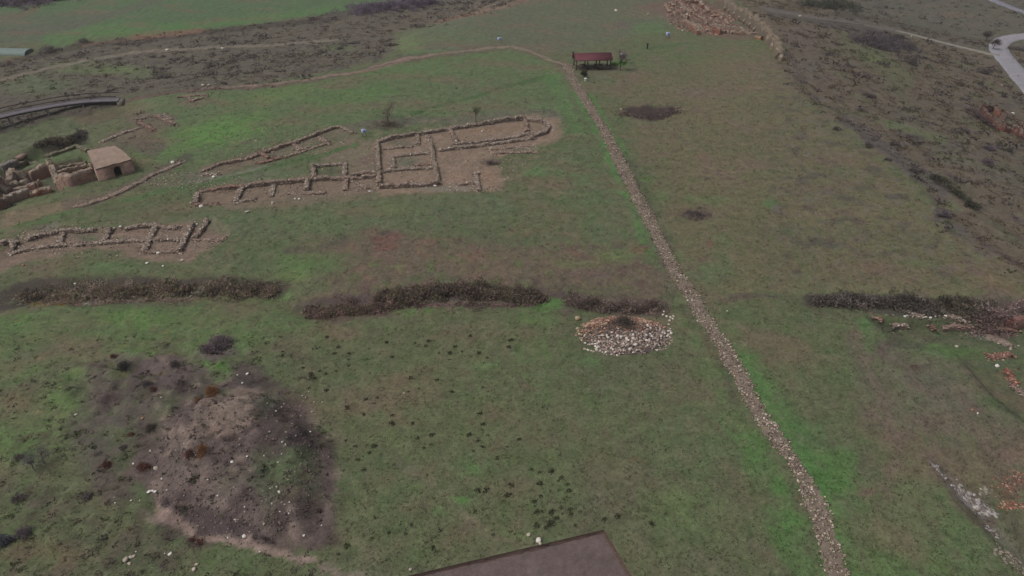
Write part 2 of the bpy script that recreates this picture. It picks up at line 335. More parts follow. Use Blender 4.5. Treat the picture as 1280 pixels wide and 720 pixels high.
# along the paved path
L([(852,385),(880,440),(915,520),(950,580),(985,650),(1005,720)], 12, (70,106,54), .55, w2=20, soft=1.2, nz=.8)
L([(868,375),(895,420)], 7, (72,106,62), .6); L([(915,420),(945,470),(975,520),(1010,580),(1040,650),(1060,720)], 11, (68,110,52), .7, w2=24, soft=1.1)
L([(852,385),(880,425),(905,465),(925,500)], 3, (66,70,56), .6, w2=4); L([(775,205),(800,250),(828,310),(845,340)], 4, (64,66,54), .7)
E(1040,590,36,45,(66,112,46),.7,ang=-20); E(975,640,20,45,(68,110,48),.7); E(940,560,18,30,(70,108,50),.6); E(1000,540,30,24,(72,104,56),.5)
G([(1040,620),(1150,590),(1230,660),(1270,722),(1050,722)], (78,102,58), .6, soft=14, nz=10); E(1120,700,60,30,(76,106,54),.5)
L([(1065,420),(1085,450),(1100,500),(1120,560),(1110,620)], 9, (98,86,76), .6, soft=1.2, nz=1); E(1082,612,10,12,(98,76,72),.6)
# right fields
G([(770,95),(960,60),(1000,120),(1130,225),(1200,295),(1285,360),(1100,362),(900,362),(860,330),(800,200)], (97,91,71), .8, soft=10, nz=6)
M(770,60,1280,370,(100,90,76),.55,.05,n2); M(770,60,1280,370,(82,100,62),.45,.15,nb)
E(1030,270,60,16,(106,96,76),.6); E(880,115,60,8,(98,90,78),.6); E(1100,265,60,20,(98,94,72),.5); E(960,180,60,16,(94,90,72),.5); E(1130,340,40,8,(90,92,66),.5); E(1250,355,40,10,(108,92,74),.6,ang=30)
E(965,255,12,6,(76,118,54),.7); E(1150,330,40,8,(80,98,58),.5); E(1010,240,50,8,(88,80,72),.4); E(890,340,30,14,(76,102,60),.6); E(905,320,14,30,(82,96,64),.4); E(880,195,10,6,(104,88,76),.6)
E(880,323,8,4,(100,76,68),.6); E(887,303,5,3,(104,76,66),.6)
L([(900,373),(930,370),(965,372)], 3.2, (78,72,66), .8); L([(870,360),(1000,362),(1280,366)], 3, (104,98,74), .4)
E(1000,385,50,8,(88,90,66),.5); E(1085,405,12,14,(72,106,56),.7); E(1000,440,60,30,(88,92,66),.5)
G([(1060,440),(1180,440),(1260,520),(1290,560),(1290,620),(1180,560),(1080,520)], (96,88,78), .5, soft=14, nz=10)
E(1110,435,18,14,(94,80,80),.7); E(1145,458,9,5,(72,56,54),.85); E(1160,456,4,3,(70,64,62),.7); E(1160,475,40,14,(88,84,76),.6); E(1215,512,18,7,(100,80,76),.6); E(1190,500,50,20,(94,88,80),.4); E(1170,440,22,7,(76,104,58),.6,ang=20)
L([(1140,540),(1200,530),(1280,560)], 16, (98,86,76), .5)
# lower terrace right
G([(1090,396),(1125,432),(1185,430),(1215,455),(1250,492),(1290,530),(1290,400),(1180,398)], (76,86,60), .8, soft=4, nz=4)
L([(1090,398),(1110,412),(1125,430),(1140,434),(1160,428)], 6, (72,74,62), .7); L([(1205,450),(1240,490),(1270,520)], 5, (60,62,52), .6)
L([(1015,376),(1080,378),(1180,388),(1290,385)], 8, (70,66,60), .9, grass=.1, w2=12); E(1190,438,40,8,(72,104,52),.6); E(1225,445,30,9,(78,98,54),.6); E(1245,422,20,6,(96,94,90),.6)
E(1255,470,30,10,(82,92,58),.5); E(1250,375,40,14,(92,76,74),.6)
# limestone streak, lower right
L([(1166,578),(1180,595),(1200,614),(1218,632)], 5, (104,98,96), .8, w2=9); L([(1200,618),(1216,628),(1225,640)], 6, (122,118,122), .7, soft=.5)
L([(1226,645),(1248,668),(1275,700)], 7, (98,94,84), .7); L([(1190,620),(1215,650),(1232,650)], 6, (88,74,68), .6)
L([(1230,630),(1260,650),(1290,680)], 12, (82,80,66), .6); E(1265,620,16,16,(96,74,64),.7); E(1275,570,25,10,(104,88,78),.5); E(1210,610,22,12,(90,80,72),.4); E(1250,585,40,8,(84,92,64),.5)
# -- hillside right
G([(905,-20),(985,62),(968,75),(988,110),(1060,160),(1130,215),(1200,285),(1290,355),(1420,420),(1420,-30)], (93,84,72), .95, soft=3, nz=2, scrub=.95, grass=.3)
M(960,40,1290,350,(70,64,64),.7,.05,nb); M(960,40,1290,350,(92,86,84),.5,.15,n3); M(960,40,1290,350,(86,90,66),.6,.1,n2)
L([(1060,50),(1100,75),(1130,100)], 12, (86,92,66), .6, scrub=.2); L([(1080,70),(1110,78)], 4, (88,104,58), .5)
L([(1110,155),(1180,175)], 5, (88,110,58), .7, scrub=.2); L([(1120,165),(1150,175)], 5, (66,60,60), .7)
L([(1165,222),(1200,245),(1225,265)], 4, (56,54,48), .9, scrub=1); E(1190,258,14,6,(82,102,62),.6,ang=30); L([(1215,265),(1240,280),(1270,300)], 4, (74,76,60), .6)
L([(1172,268),(1200,290),(1240,320)], 7, (80,74,74), .7, scrub=1); L([(1060,150),(1120,195),(1180,240)], 8, (82,76,76), .6, scrub=1)
E(1235,185,12,6,(76,68,70),.6); E(1010,85,34,16,(92,84,80),.5); E(1000,45,26,16,(96,84,80),.6); L([(1120,150),(1200,190),(1285,240)], 14, (86,84,76), .4)
G([(1020,-10),(1290,-20),(1290,60),(1240,66),(1160,42),(1060,18)], (80,80,72), .8, soft=5, scrub=.15, grass=.9)
L([(960,12),(1020,26),(1080,38),(1130,50)], 5, (72,66,66), .8, scrub=.8); L([(1040,18),(1100,26),(1180,44),(1235,55)], 4, (70,66,58), .7, scrub=.6)
E(1105,48,26,14,(68,62,62),.8,scrub=1)
E(1262,130,40,10,(80,78,72),.5)
L([(962,14),(1000,19),(1060,23),(1120,36),(1150,44)], 1.4, (96,90,84), .7, soft=.4); E(1262,60,8,8,(66,64,56),.5)
L([(1280,98),(1262,84),(1250,70)], 7, (84,92,66), .4)
# top centre
E(770,20,90,14,(90,94,74),.4); E(810,35,30,8,(78,106,62),.7); E(780,32,12,6,(92,82,80),.7); L([(790,72),(812,60),(860,53)], 2, (66,92,52), .7)
G([(790,6),(835,0),(890,0),(955,46),(930,50),(880,44),(850,34),(830,20)], (100,80,74), .8, soft=5, nz=5, grass=.2)
E(915,20,22,10,(82,88,68),.8,ang=30); E(870,8,20,8,(104,84,78),.7); E(690,52,40,8,(84,88,70),.4); E(735,92,35,10,(94,90,76),.5); E(778,79,14,4,(70,104,54),.8); E(755,87,24,2.5,(98,84,78),.7)
nm = fbm(XX/14+5, YY/8, 5)*1.1
mk = (np.clip(nm*2.4-.15, 0, 1)*.55*GRASS)[..., None]; CC[:] = CC*(1-mk) + lin((104,88,76))*mk
mk = (np.clip(-nm*2.4-.3, 0, 1)*.22*GRASS)[..., None]; CC[:] = CC*(1-mk) + lin((70,76,60))*mk
E(872,269,22,8,(72,63,61),.85,nz=.5,grass=.2); E(880,250,40,4,(84,104,60),.5)
G([(782,135),(815,132),(848,134),(842,143),(830,149),(808,152),(792,146)], (62,54,52), 1., soft=2, nz=1.5, grass=.05)
M(778,130,852,154,(84,74,70),.6,.1,nf); L([(785,148),(800,153),(820,155)], 2, (90,100,64), .4)
L([(738,120),(755,155),(785,195)], 4, (72,104,54), .6); L([(775,205),(800,250),(828,310),(845,340)], 4, (66,68,56), .6); E(815,222,12,8,(78,106,58),.5); E(830,245,10,10,(76,104,60),.4)
for p_ in ([(1340,36),(1300,43),(1270,46),(1252,50),(1247,57),(1250,66),(1260,78),(1272,92),(1285,108),(1310,135)], [(950,10),(985,17),(1020,24),(1060,28),(1095,34),(1118,39),(1150,46),(1180,54),(1210,61),(1249,70)]):
    L(p_, 11 if p_[0][0] > 1300 else 3, (84,82,70), .9, soft=.3, nz=.1, scrub=0, grass=.3)
# overall fine variation of the plants themselves
nq = fbm(XX/.45, YY/.6, 2); nk = fbm(XX/1.3+70, YY/2.4, 4)
mk = (np.clip(nk*2.2-.1, 0, 1)*.36*GRASS)[..., None]; CC[:] = CC*(1-mk) + lin((96,84,74))*mk
mk = (np.clip(-nk*2.2-.25, 0, 1)*.38*GRASS)[..., None]; CC[:] = CC*(1-mk) + lin((74,92,54))*mk
mk = (np.clip(fbm(XX/.8, YY/1.1+33, 3)*3-.9, 0, 1)*.5)[..., None]; CC[:] = CC*(1-mk*.5)
fv = 1 + .12*nf + .15*n3 + .07*nq + .04*RS.randn(*nf.shape)
CC *= np.clip(fv, .6, 1.5)[..., None]
CC[..., 0] *= 1 + .05*nb; CC[..., 2] *= 1 + .03*n2
CC = np.clip(CC, .01, .7)
def near_idx(x, y):
    i = np.clip(np.searchsorted(GX, x), 1, len(GX)-1); j = np.clip(np.searchsorted(GY, y), 1, len(GY)-1)
    return j, i
# ------------------------------------------------------------------ materials
def nodes(name, rough=.95):
    m = bpy.data.materials.new(name); m.use_nodes = True
    nt = m.node_tree; b = nt.nodes['Principled BSDF']; b.inputs['Roughness'].default_value = rough
    b.inputs['Specular IOR Level'].default_value = .15
    return m, nt, b
def noise_node(nt, scale, detail=3, rough=.6, vec=None):
    n = nt.nodes.new('ShaderNodeTexNoise'); n.inputs['Scale'].default_value = scale
    n.inputs['Detail'].default_value = detail; n.inputs['Roughness'].default_value = rough
    if vec is None:
        tc = nt.nodes.new('ShaderNodeTexCoord'); vec = tc.outputs['Object']
    nt.links.new(vec, n.inputs['Vector']); return n
def mrange(nt, sock, a, b, c, d):
    n = nt.nodes.new('ShaderNodeMapRange'); nt.links.new(sock, n.inputs[0])
    for i, v in enumerate((a, b, c, d)): n.inputs[i+1].default_value = v
    return n.outputs[0]
def mul(nt, a, b):
    n = nt.nodes.new('ShaderNodeVectorMath'); n.operation = 'MULTIPLY'
    nt.links.new(a, n.inputs[0]); nt.links.new(b, n.inputs[1]); return n.outputs[0]
def mathn(nt, op, a, b):
    n = nt.nodes.new('ShaderNodeMath'); n.operation = op; nt.links.new(a, n.inputs[0])
    if isinstance(b, float): n.inputs[1].default_value = b
    else: nt.links.new(b, n.inputs[1])
    return n.outputs[0]
def mat_attr(name, rough=.95, scales=((4., .8, 1.2),), bump=.0, bscale=6., bdist=.05):
    m, nt, b = nodes(name, rough)
    a = nt.nodes.new('ShaderNodeAttribute'); a.attribute_name = 'Col'
    f = None
    for s, lo, hi in scales:
        r = mrange(nt, noise_node(nt, s).outputs['Fac'], .3, .7, lo, hi)
        f = r if f is None else mathn(nt, 'MULTIPLY', f, r)
    cs = nt.nodes.new('ShaderNodeCombineXYZ')
    for i in range(3): nt.links.new(f, cs.inputs[i])
    nt.links.new(mul(nt, a.outputs['Color'], cs.outputs[0]), b.inputs['Base Color'])
    if bump:
        bn = nt.nodes.new('ShaderNodeBump'); bn.inputs['Strength'].default_value = bump; bn.inputs['Distance'].default_value = bdist
        nt.links.new(noise_node(nt, bscale, 4).outputs['Fac'], bn.inputs['Height']); nt.links.new(bn.outputs[0], b.inputs['Normal'])
    return m
M_GROUND = mat_attr('ground_cover', .97, ((.9, .86, 1.14), (3.2, .80, 1.20), (11., .76, 1.24)), .5, 5., .09)
M_STONE = mat_attr('field_stone', .92, ((7., .75, 1.2), (25., .8, 1.2)), .5, 14., .03)
M_PLANT = mat_attr('plant', .95, ((1.5, .85, 1.15),))
def translucent(m, f):
    nt = m.node_tree; b = nt.nodes['Principled BSDF']; t = nt.nodes.new('ShaderNodeBsdfTranslucent'); mx = nt.nodes.new('ShaderNodeMixShader'); mx.inputs[0].default_value = f
    nt.links.new(b.inputs['Base Color'].links[0].from_socket, t.inputs['Color']); nt.links.new(b.outputs[0], mx.inputs[1]); nt.links.new(t.outputs[0], mx.inputs[2]); nt.links.new(mx.outputs[0], nt.nodes['Material Output'].inputs['Surface'])
translucent(M_PLANT, .55)
M_WOOD = mat_attr('wood', .85, ((6., .8, 1.15),), .3, 20., .01)
M_EARTH = mat_attr('earth', .97, ((1.2, .88, 1.12), (6., .85, 1.15), (20., .88, 1.12)), .6, 7., .05)
def mat_brick():
    m, nt, b = nodes('brick_masonry', .93)
    tc = nt.nodes.new('ShaderNodeTexCoord')
    a = nt.nodes.new('ShaderNodeAttribute'); a.attribute_name = 'Col'
    sp = nt.nodes.new('ShaderNodeSeparateXYZ'); nt.links.new(tc.outputs['Object'], sp.inputs[0])
    cb = nt.nodes.new('ShaderNodeCombineXYZ'); nt.links.new(mathn(nt, 'ADD', sp.outputs[0], sp.outputs[1]), cb.inputs[0]); nt.links.new(sp.outputs[2], cb.inputs[1])
    br = nt.nodes.new('ShaderNodeTexBrick'); nt.links.new(cb.outputs[0], br.inputs['Vector'])
    br.inputs['Scale'].default_value = 1.; br.inputs['Brick Width'].default_value = .36; br.inputs['Row Height'].default_value = .12; br.inputs['Mortar Size'].default_value = .02
    br.inputs['Color1'].default_value = (1.1, .9, .85, 1); br.inputs['Color2'].default_value = (.8, .8, .8, 1); br.inputs['Mortar'].default_value = (1.05, 1.15, 1.15, 1)
    r = mrange(nt, noise_node(nt, 1.3, 5).outputs['Fac'], .3, .7, .68, 1.3)
    cs = nt.nodes.new('ShaderNodeCombineXYZ')
    for i in range(3): nt.links.new(r, cs.inputs[i])
    c = mul(nt, mul(nt, a.outputs['Color'], br.outputs['Color']), cs.outputs[0])
    # limewash and lichen patches
    mx = nt.nodes.new('ShaderNodeMix'); mx.data_type = 'RGBA'
    nt.links.new(mrange(nt, noise_node(nt, .9, 6, .7).outputs['Fac'], .5, .64, 0., .6), mx.inputs[0])
    nt.links.new(c, mx.inputs[6]); mx.inputs[7].default_value = (*lin((128,118,108)), 1)
    nt.links.new(mx.outputs[2], b.inputs['Base Color'])
    bn = nt.nodes.new('ShaderNodeBump'); bn.inputs['Strength'].default_value = .6; bn.inputs['Distance'].default_value = .04
    nt.links.new(noise_node(nt, 9., 4).outputs['Fac'], bn.inputs['Height']); nt.links.new(bn.outputs[0], b.inputs['Normal'])
    return m
M_BRICK = mat_brick()
def mat_plain(name, c, rough=.8, var=.12, scale=3.):
    m, nt, b = nodes(name, rough)
    r = mrange(nt, noise_node(nt, scale, 5).outputs['Fac'], .3, .7, 1-var, 1+var)
    cs = nt.nodes.new('ShaderNodeCombineXYZ')
    for i in range(3): nt.links.new(r, cs.inputs[i])
    rgb = nt.nodes.new('ShaderNodeRGB'); rgb.outputs[0].default_value = (*lin(c), 1)
    nt.links.new(mul(nt, rgb.outputs[0], cs.outputs[0]), b.inputs['Base Color'])
    return m
# ------------------------------------------------------------------ mesh builder
def props(o, label=None, cat=None, group=None, kind=None):
    if label: o['label'] = label
    if cat: o['category'] = cat
    if group: o['group'] = group
    if kind: o['kind'] = kind
    return o
def empty(name, loc, label, cat, group=None):
    o = bpy.data.objects.new(name, None); COL.objects.link(o); o.location = [float(q) for q in loc]; o.empty_display_size = .5
    return props(o, label, cat, group)
def rotm(rx, ry, rz):
    cx, sx, cy, sy, cz, sz = np.cos(rx), np.sin(rx), np.cos(ry), np.sin(ry), np.cos(rz), np.sin(rz)
    R = np.empty(rx.shape + (3, 3))
    R[..., 0, 0] = cz*cy; R[..., 0, 1] = cz*sy*sx-sz*cx; R[..., 0, 2] = cz*sy*cx+sz*sx
    R[..., 1, 0] = sz*cy; R[..., 1, 1] = sz*sy*sx+cz*cx; R[..., 1, 2] = sz*sy*cx-cz*sx
    R[..., 2, 0] = -sy; R[..., 2, 1] = cy*sx; R[..., 2, 2] = cy*cx
    return R
class MB:
    def __init__(s): s.V = []; s.F = []; s.C = []; s.n = 0
    def add(s, v, f, c):
        v = np.asarray(v, float).reshape(-1, 3); c = np.asarray(c, float)
        if c.ndim == 1: c = np.tile(c, (len(v), 1))
        s.V.append(v); s.C.append(c)
        if isinstance(f, np.ndarray): s.F.append(f + s.n)
        else:
            for k in set(len(q) for q in f): s.F.append(np.array([q for q in f if len(q) == k]) + s.n)
        s.n += len(v)
    def inst(s, tv, tf, pos, scl, rot, col):
        pos = np.asarray(pos, float); n = len(pos)
        if n == 0: return
        scl = np.broadcast_to(np.asarray(scl, float), (n, 3)) if np.ndim(scl) < 2 else np.asarray(scl)
        R = rotm(rot[:, 0], rot[:, 1], rot[:, 2])
        tvs = tv if tv.ndim == 3 else np.broadcast_to(tv, (n,) + tv.shape)
        v = np.einsum('nij,nkj->nki', R, tvs*scl[:, None, :]) + pos[:, None, :]
        k = tvs.shape[1]; f = (np.arange(n)*k)[:, None, None] + np.asarray(tf)[None]
        c = np.repeat(col[:, None, :], k, 1)
        s.add(v.reshape(-1, 3), f.reshape(-1, np.shape(tf)[1]), c.reshape(-1, 3))
    def box(s, c, d, rz, col, tilt=0.):
        v = np.array([[x, y, z] for x in (-.5, .5) for y in (-.5, .5) for z in (-.5, .5)])*np.array(d)
        R = rotm(np.array(tilt), np.array(0.), np.array(rz)); v = v @ R.T + np.array(c)
        s.add(v, np.array([[0,1,3,2],[4,6,7,5],[0,4,5,1],[2,3,7,6],[0,2,6,4],[1,5,7,3]]), col)
    def tube(s, p0, p1, r0, r1, col, n=6):
        p0 = np.array(p0, float); p1 = np.array(p1, float); d = p1-p0; d /= np.linalg.norm(d)+1e-9
        a = np.cross(d, [0, 0, 1.]) if abs(d[2]) < .9 else np.cross(d, [1., 0, 0]); a /= np.linalg.norm(a); b = np.cross(d, a)
        t = np.arange(n)*2*np.pi/n; ring = np.cos(t)[:, None]*a + np.sin(t)[:, None]*b
        v = np.concatenate([p0+ring*r0, p1+ring*r1])
        f = [[i, (i+1) % n, n+(i+1) % n, n+i] for i in range(n)]
        s.add(v, np.array(f), col); s.add(v[n:], [list(range(n))], col); s.add(v[:n], [list(range(n))[::-1]], col)
    def build(s, name, mat, parent=None, origin=None, smooth=False):
        V = np.concatenate(s.V); C = np.concatenate(s.C)
        if parent is not None and origin is None: origin = wloc(parent); V = V - origin; loc = (0, 0, 0)
        elif parent is not None: V = V - origin; loc = tuple(np.array(origin) - wloc(parent))
        elif origin is not None: V = V - np.array(origin); loc = tuple(float(q) for q in origin)
        else: loc = (0, 0, 0)
        me = bpy.data.meshes.new(name); me.vertices.add(len(V)); me.vertices.foreach_set('co', V.astype(np.float32).ravel())
        tot = np.concatenate([np.full(len(f), f.shape[1]) for f in s.F]); idx = np.concatenate([f.ravel() for f in s.F])
        me.loops.add(len(idx)); me.loops.foreach_set('vertex_index', idx.astype(np.int32))
        me.polygons.add(len(tot)); me.polygons.foreach_set('loop_start', (np.cumsum(tot)-tot).astype(np.int32))
        try: me.polygons.foreach_set('loop_total', tot.astype(np.int32))
        except Exception: pass
        if smooth: me.polygons.foreach_set('use_smooth', np.ones(len(tot), bool))
        me.update(calc_edges=True)
        at = me.color_attributes.new('Col', 'FLOAT_COLOR', 'POINT')
        at.data.foreach_set('color', np.concatenate([C, np.ones((len(C), 1))], 1).astype(np.float32).ravel())
        me.materials.append(mat)
        o = bpy.data.objects.new(name, me); COL.objects.link(o)
        if parent is not None: o.parent = parent
        o.location = loc
        return o
_WL = {}
def wloc(o):
    v = np.array(o.location, float)
    return v + (wloc(o.parent) if o.parent else 0)
# stone templates: deformed cubes with cut corners
def stone_t(seed):
    r = np.random.RandomState(seed)
    bm = bmesh.new(); bmesh.ops.create_icosphere(bm, subdivisions=1, radius=.6)
    v = np.array([q.co[:] for q in bm.verts]); v = np.sign(v)*np.abs(v)**.75
    v *= (1 + .22*r.randn(*v.shape)*.6); f = np.array([[q.index for q in t.verts] for t in bm.faces]); bm.free()
    return v, f
STT = [stone_t(i) for i in range(6)]
def stones(mb, pos, size, cols, flat=.7, tint=.14, rs=RS):
    """pos Nx3, size N"""
    pos = np.asarray(pos, float); n = len(pos)
    if n == 0: return
    size = np.broadcast_to(np.asarray(size, float), (n,)); cols = np.asarray(cols, float)
    pick = rs.randint(0, len(cols), n)
    c = cols[pick]*(1 + tint*rs.randn(n, 1)) ; c = np.clip(c, .01, .8)
    scl = size[:, None]*np.stack([1+.3*rs.rand(n), .75+.35*rs.rand(n), flat*(.7+.5*rs.rand(n))], -1)
    rot = np.stack([rs.randn(n)*.25, rs.randn(n)*.25, rs.rand(n)*6.28], -1)
    w = rs.randint(0, 6, n)
    for k in range(6):
        m = w == k; mb.inst(STT[k][0], STT[k][1], pos[m], scl[m], rot[m], c[m])
def ribbon(mb, Lp, Rp, col, lift=.05, step=.5, nx=5, edge=.12, jit=.12, nzc=.1):
    """strip between two ground polylines given as photo-pixel lists of equal length"""
    Lw = hpl(Lp); Rw = hpl(Rp)
    s = np.concatenate([[0], np.cumsum(np.linalg.norm(np.diff((Lw+Rw)/2, axis=0), axis=1))])
    n = max(2, int(s[-1]/step)); t = np.linspace(0, s[-1], n+1)
    def ip(P):
        out = np.stack([np.interp(t, s, P[:, k]) for k in range(2)], -1)
        ker = np.ones(7)/7; q = out.copy()
        if n > 8:
            for k in range(2): q[3:-3, k] = np.convolve(out[:, k], ker, 'valid')
        return q
    a = ip(Lw); b = ip(Rw); V = []
    j1 = RS.randn(n+1)*edge; j2 = RS.randn(n+1)*edge
    d = b-a; wd = np.linalg.norm(d, axis=1, keepdims=True); u = d/wd
    a = a + u*j1[:, None]; b = b + u*j2[:, None]
    for k in range(nx):
        f = k/(nx-1); p = a*(1-f)+b*f
        z = H(p[:, 0], p[:, 1]) + (lift if 0 < k < nx-1 else -.03)
        V.append(np.stack([p[:, 0], p[:, 1], z], -1))
    V = np.stack(V, 1); idx = np.arange((n+1)*nx).reshape(n+1, nx)
    F = np.stack([idx[:-1, :-1], idx[:-1, 1:], idx[1:, 1:], idx[1:, :-1]], -1).reshape(-1, 4)
    c = np.tile(col, ((n+1)*nx, 1))*(1+nzc*RS.randn((n+1)*nx, 1))
    mb.add(V.reshape(-1, 3), F, np.clip(c, .01, .8))
    return a, b
# ------------------------------------------------------------------ ground sheet
def build_ground():
    nx, ny = len(GX), len(GY); mb = MB()
    idx = np.arange(nx*ny).reshape(ny, nx)
    F = np.stack([idx[:-1, :-1], idx[:-1, 1:], idx[1:, 1:], idx[1:, :-1]], -1).reshape(-1, 4)
    mb.add(np.stack([XX, YY, ZZ], -1).reshape(-1, 3), F, CC.reshape(-1, 3))
    g = mb.build('ground', M_GROUND, smooth=True); g['kind'] = 'structure'
    # cut the excavated area out of it along straight edges
    me = g.data; bm = bmesh.new(); bm.from_mesh(me)
    P = [(a, b) for a, b in TRENCH]; cen = np.mean(P, 0)
    x0, x1 = min(p[0] for p in P)-2, max(p[0] for p in P)+2; y0, y1 = min(p[1] for p in P)-2, max(p[1] for p in P)+2
    for i in range(len(P)):
        ax, ay = P[i]; bx, by = P[(i+1) % len(P)]
        n = np.array([by-ay, -(bx-ax)]); n = n/np.linalg.norm(n)
        if np.dot(n, cen-np.array([ax, ay])) > 0: n = -n
        fs = [f for f in bm.faces if x0 < f.verts[0].co.x < x1 and y0 < f.verts[0].co.y < y1]
        geom = list(set([v for f in fs for v in f.verts])) + list(set([e for f in fs for e in f.edges])) + fs
        bmesh.ops.bisect_plane(bm, geom=geom, dist=1e-4, plane_co=(ax, ay, 0), plane_no=(n[0], n[1], 0))
    fs = [f for f in bm.faces if x0 < f.verts[0].co.x < x1 and y0 < f.verts[0].co.y < y1]
    cx = np.array([f.calc_center_median()[:2] for f in fs]); ins = poly_sd(cx[:, 0], cx[:, 1], P) > 0
    bmesh.ops.delete(bm, geom=[f for f, q in zip(fs, ins) if q], context='FACES')
    bm.to_mesh(me); bm.free()
    # walls and floor of the dig
    mb = MB(); q = 40; dep = .32; n = len(P)
    ring = []
    for i in range(n):
        a = np.array(P[i]); b = np.array(P[(i+1) % n])
        for k in range(q): ring.append(a+(b-a)*k/q)
    ring = np.array(ring); m = len(ring); dirc = cen-ring; dirc /= np.linalg.norm(dirc, axis=1, keepdims=True)
    rows = []
    for dz, off in ((-.004, 0), (-.03, .0), (-.12, .04), (-.22, .09), (-dep, .2)):
        jt = 0 if off == 0 else RS.randn(m, 1)*.05
        rows.append(np.c_[ring+dirc*(off+jt), np.full(m, dz)])
    V = np.concatenate(rows); F = []
    for r in range(4):
        for k in range(m): F.append([r*m+k, r*m+(k+1) % m, (r+1)*m+(k+1) % m, (r+1)*m+k])
    mb.add(V, np.array(F), lin((84,69,63)))
    gx = np.arange(x0, x1, .3); gy = np.arange(y0, y1, .3); X, Y = np.meshgrid(gx, gy)
    Z = -dep + .03*fbm(X/1.5, Y/1.5, 3) + .01; idx = np.arange(X.size).reshape(X.shape)
    F = np.stack([idx[:-1, :-1], idx[:-1, 1:], idx[1:, 1:], idx[1:, :-1]], -1).reshape(-1, 4)
    ce = (poly_sd(X.ravel(), Y.ravel(), P) > -.25)[F].all(1)
    mb.add(np.stack([X, Y, Z], -1).reshape(-1, 3), F[ce], (lin((95,83,81))*(1+.22*fbm(X/2.5, Y/2.5, 4).ravel()[:, None]+.16*fbm(X/.6, Y/2.8, 3).ravel()[:, None]+.05*RS.randn(X.size, 1))))
    t = mb.build('excavation_trench', M_EARTH); t['kind'] = 'structure'; t['label'] = 'flat bare brown excavated rectangle with sharp cut earth edges'
build_ground()
# ------------------------------------------------------------------ camera, sky, sun
cam = bpy.data.cameras.new('camera'); co = bpy.data.objects.new('camera', cam); COL.objects.link(co)
co.location = (0, 0, CH); co.rotation_euler = (math.pi/2-PITCH, 0, 0)
cam.sensor_width = 36; cam.lens = FPX/1280*36; cam.clip_start = .5; cam.clip_end = 8000; scene.camera = co
wd = bpy.data.worlds.new('World'); scene.world = wd; wd.use_nodes = True
nt = wd.node_tree; bg = nt.nodes['Background']
sk = nt.nodes.new('ShaderNodeTexSky'); sk.sky_type = 'NISHITA'; sk.sun_disc = False
SEL, SAZ = math.radians(58), math.radians(248)
sk.sun_elevation = SEL; sk.sun_rotation = SAZ; sk.air_density = 1.; sk.dust_density = 6.; sk.ozone_density = .6
hs = nt.nodes.new('ShaderNodeHueSaturation'); hs.inputs['Saturation'].default_value = .35
nt.links.new(sk.outputs[0], hs.inputs['Color']); nt.links.new(hs.outputs[0], bg.inputs[0]); bg.inputs[1].default_value = .12
sl = bpy.data.lights.new('sun', 'SUN'); so = bpy.data.objects.new('sun', sl); COL.objects.link(so)
sl.energy = 1.35; sl.angle = math.radians(16); sl.color = (1, .96, .93)
from mathutils import Vector
dv = Vector((math.sin(SAZ)*math.cos(SEL), math.cos(SAZ)*math.cos(SEL), math.sin(SEL)))
so.rotation_euler = dv.to_track_quat('Z', 'Y').to_euler(); so.location = (0, 80, 120)
vs = scene.view_settings; vs.view_transform = 'Standard'; vs.look = 'None'; vs.gamma = 1; vs.exposure = 0.12
scene.render.engine = 'CYCLES'; scene.cycles.max_bounces = 5; scene.cycles.diffuse_bounces = 3; scene.cycles.transmission_bounces = 3
# ================================================================== PATHS AND ROADS
PL = [(80,702,714),(100,710,722),(130,728,741),(160,747,760),(180,757,772),(200,765,781),(225,778,794),(250,789,806),(275,803,820),(300,817,832),(325,828,844),(345,838,856),(360,849,869),(380,861,880),(400,871,892),(420,887,905),(440,898,919),(460,908,931),(480,920,941),(500,929,950),(520,941,961),(540,953,978),(570,978,996),(600,995,1017),(630,1006,1034),(660,1016,1044),(690,1026,1051),(720,1032,1060),(760,1044,1078),(820,1064,1104)]
def stone_path():
    global PL
    PL = [(y, l-(r-l)*.05, r+(r-l)*.05) for y, l, r in PL]
    mb = MB(); A_, B_ = ribbon(mb, [(l, y) for y, l, r in PL], [(r, y) for y, l, r in PL], lin((116,104,93)), lift=.03, step=.35, nx=6, edge=.10)
    n = len(A_); wide = np.linalg.norm(B_-A_, axis=1).mean()
    N = int(n*.35*wide*34)
    f = RS.rand(N)*(n-1); i = f.astype(int); q = RS.rand(N)*1.06-.03
    a = A_[i]*(1-(f-i)[:, None]) + A_[i+1]*(f-i)[:, None]; b = B_[i]*(1-(f-i)[:, None]) + B_[i+1]*(f-i)[:, None]
    p = a + (b-a)*q[:, None]; keep = fbm(p[:, 0]/1.3, p[:, 1]/1.3, 2) + .7 - .3*(np.abs(q-.5) > .47) > RS.rand(N)*.9
    p = p[keep]; N = len(p); z = H(p[:, 0], p[:, 1])+.075
    sz = .075+.12*RS.rand(N)**2
    t = fbm(p[:, 0]/2.5, p[:, 1]/2.5, 3)
    for lo, hi, cs in ((-9, -.1, [(118,102,90),(144,126,110),(104,88,76),(162,144,126)]), (-.1, .16, [(146,130,112),(168,150,130),(124,106,92),(112,106,80)]), (.16, 9, [(156,138,120),(182,168,150),(128,110,96),(146,122,104),(130,122,92)])):
        m = (t >= lo) & (t < hi)
        stones(mb, np.c_[p[m], z[m]], sz[m], lin(cs)*np.array([.95, 1., 1.08]), flat=.42, tint=.22)
    o = mb.build('stone_path', M_STONE); o['kind'] = 'structure'; o['label'] = 'long narrow path of packed fieldstones running through the grass'
stone_path()
M_ROAD = mat_attr('asphalt', .85, ((.8, .9, 1.1), (6., .92, 1.08)))
